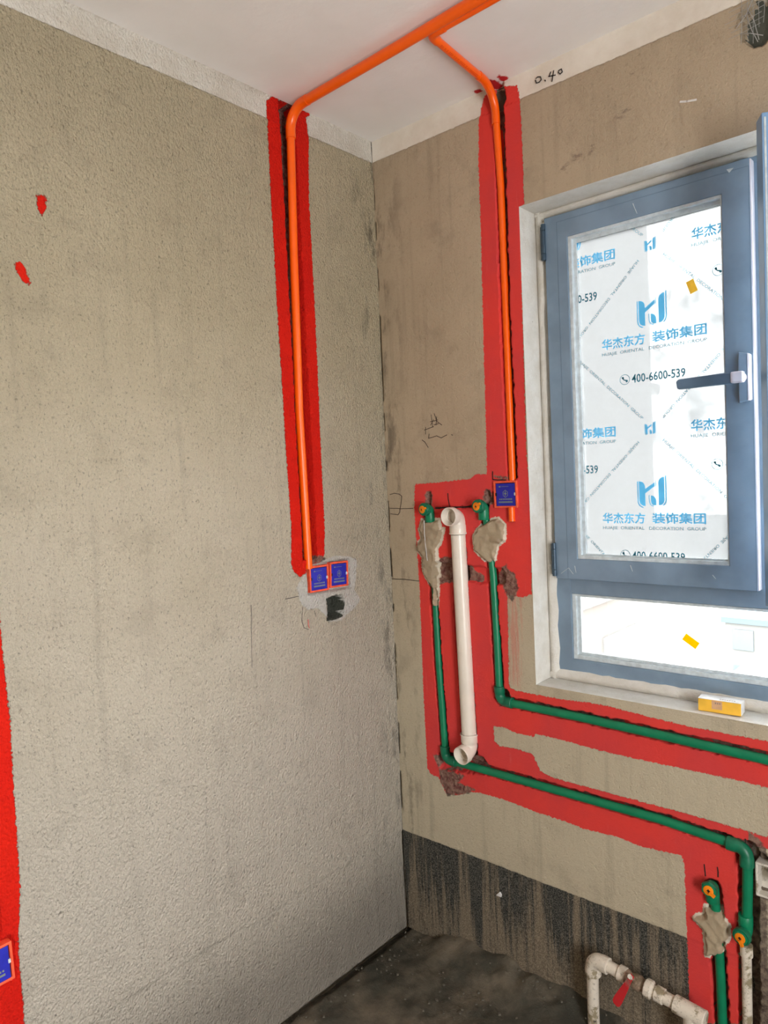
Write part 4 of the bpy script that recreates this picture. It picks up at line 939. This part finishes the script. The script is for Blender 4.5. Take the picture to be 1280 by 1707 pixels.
# ------------------------------------------------------------------ small carton on the sill
k0 = empty('carton', (1.075, .045, .972), 'small yellow and white carton standing on the window sill', 'box')
ct = Vector((1.0735, .0445, 0)); a_ = .075
def tb(bld): 
    c, s_ = math.cos(a_), math.sin(a_); bld.v = [(ct.x+x*c-y*s_, ct.y+x*s_+y*c, z) for x, y, z in bld.v]; return bld
ZB = .9715
tb(B().box(-.051, .051, -.019, .019, ZB, ZB+.032)).make('carton_body', simple('yellow_carton', (250, 196, 70), .6, .3, .06, 30), k0, bevel=.001)
tb(B().box(-.0512, .0512, -.0192, .0192, ZB+.0322, ZB+.0332).box(.0512, .0518, -.019, .019, ZB+.001, ZB+.0325)).make('carton_top', MATS['white_chip'], k0)
tb(B().box(-.018, .007, -.0196, -.0190, ZB+.009, ZB+.031)).make('carton_label', simple('tan_label', (214, 170, 130), .6), k0)
p = B()
for k in range(7): p.box(-.001+k*.0055, .003+k*.0055, -.010, -.006, ZB+.0333, ZB+.0336)
for k in range(3): p.box(-.010+k*.005, -.007+k*.005, -.0199, -.0196, ZB+.023, ZB+.027)
tb(p).make('carton_print', simple('grey_print', (150, 130, 120), .6), k0)
# ------------------------------------------------------------------ outside
def building(name, x0, x1, y0, y1, z0, z1, label, mat='facade', fy=True, nwx=6, floors=5, roof=None):
    r = empty(name, ((x0+x1)/2, (y0+y1)/2, z0), label, 'building')
    B().box(x0, x1, y0, y1, z0, z1).make('wall', MATS[mat], r)
    B().box(x0-.2, x1+.2, y0-.2, y1+.2, z1, z1+.35).make('roof', MATS[roof or 'roof'], r)
    me = None; fh = (z1-z0)/floors
    for i in range(nwx):
        for j in range(floors):
            cx = x0+(i+.5)*(x1-x0)/nwx; cz = z0+(j+.55)*fh; w = (x1-x0)/nwx*.28; h = fh*.28
            if me is None:
                wdw = B().box(-w, w, -.08, .05, -h, h).make('window', MATS['far_window'], r); me = wdw.data
            else:
                wdw = bpy.data.objects.new('window', me); COL.objects.link(wdw); wdw.parent = r; wdw.matrix_parent_inverse = Matrix.Translation(-parent_loc(r))
            wdw.location = (cx, y0, cz)
    return r
wg = empty('building', (-3, 6, -20), 'pale wing of the same block rising outside to the left of the window', 'building')
B().box(-9, -3.0, 2.0, 10.1, -20, 12).make('wall', MATS['facade_b'], wg)
for z in (-8.9, -6, -3.1, -.35, 2.75, 5.6): B().box(-3.0, -2.90, 2.0, 10.2, z, z+.16).make('ledge', MATS['facade'], wg)
for k in range(3):
    y = 3.2+k*2.4
    for z in (-5.2, -2.3, .6, 3.5): B().box(-3.02, -2.97, y, y+1.2, z, z+1.4).make('window', MATS['far_window'] if k == 1 else MATS['facade'], wg)
building('building', -12.7, 2, 46, 56, -20, -8.6, 'low pale block straight ahead beyond the window', 'facade', nwx=7)
building('building', -4, 4, 72, 80, -20, -1.0, 'far warm-toned block to the right beyond the window', 'facade_b', nwx=6)
building('building', -46, -30, 60, 72, -20, 6, 'tall far block seen through the printed film', 'facade_b', nwx=7, floors=9)
building('building', 9, 22, 66, 78, -20, 3, 'far block at the right beyond the open casement', 'facade', nwx=7, floors=8)
hs = empty('shed', (-6.5, 32, -20), 'gabled shed with grey-blue roof among the rooftops outside', 'building')
B().box(-9.3, -7.4, 30, 34, -20, -9.2).make('wall', MATS['facade'], hs); B().prism([(-9.5, -9.2), (-7.2, -9.2), (-8.1, -7.7)], 29.8, 34.2).make('roof', MATS['roof'], hs)
tag(B().box(-200, 200, .3, 300, -20.4, -20).make('ground', MATS['ground']), 'pale open ground far below the window', kind='structure')
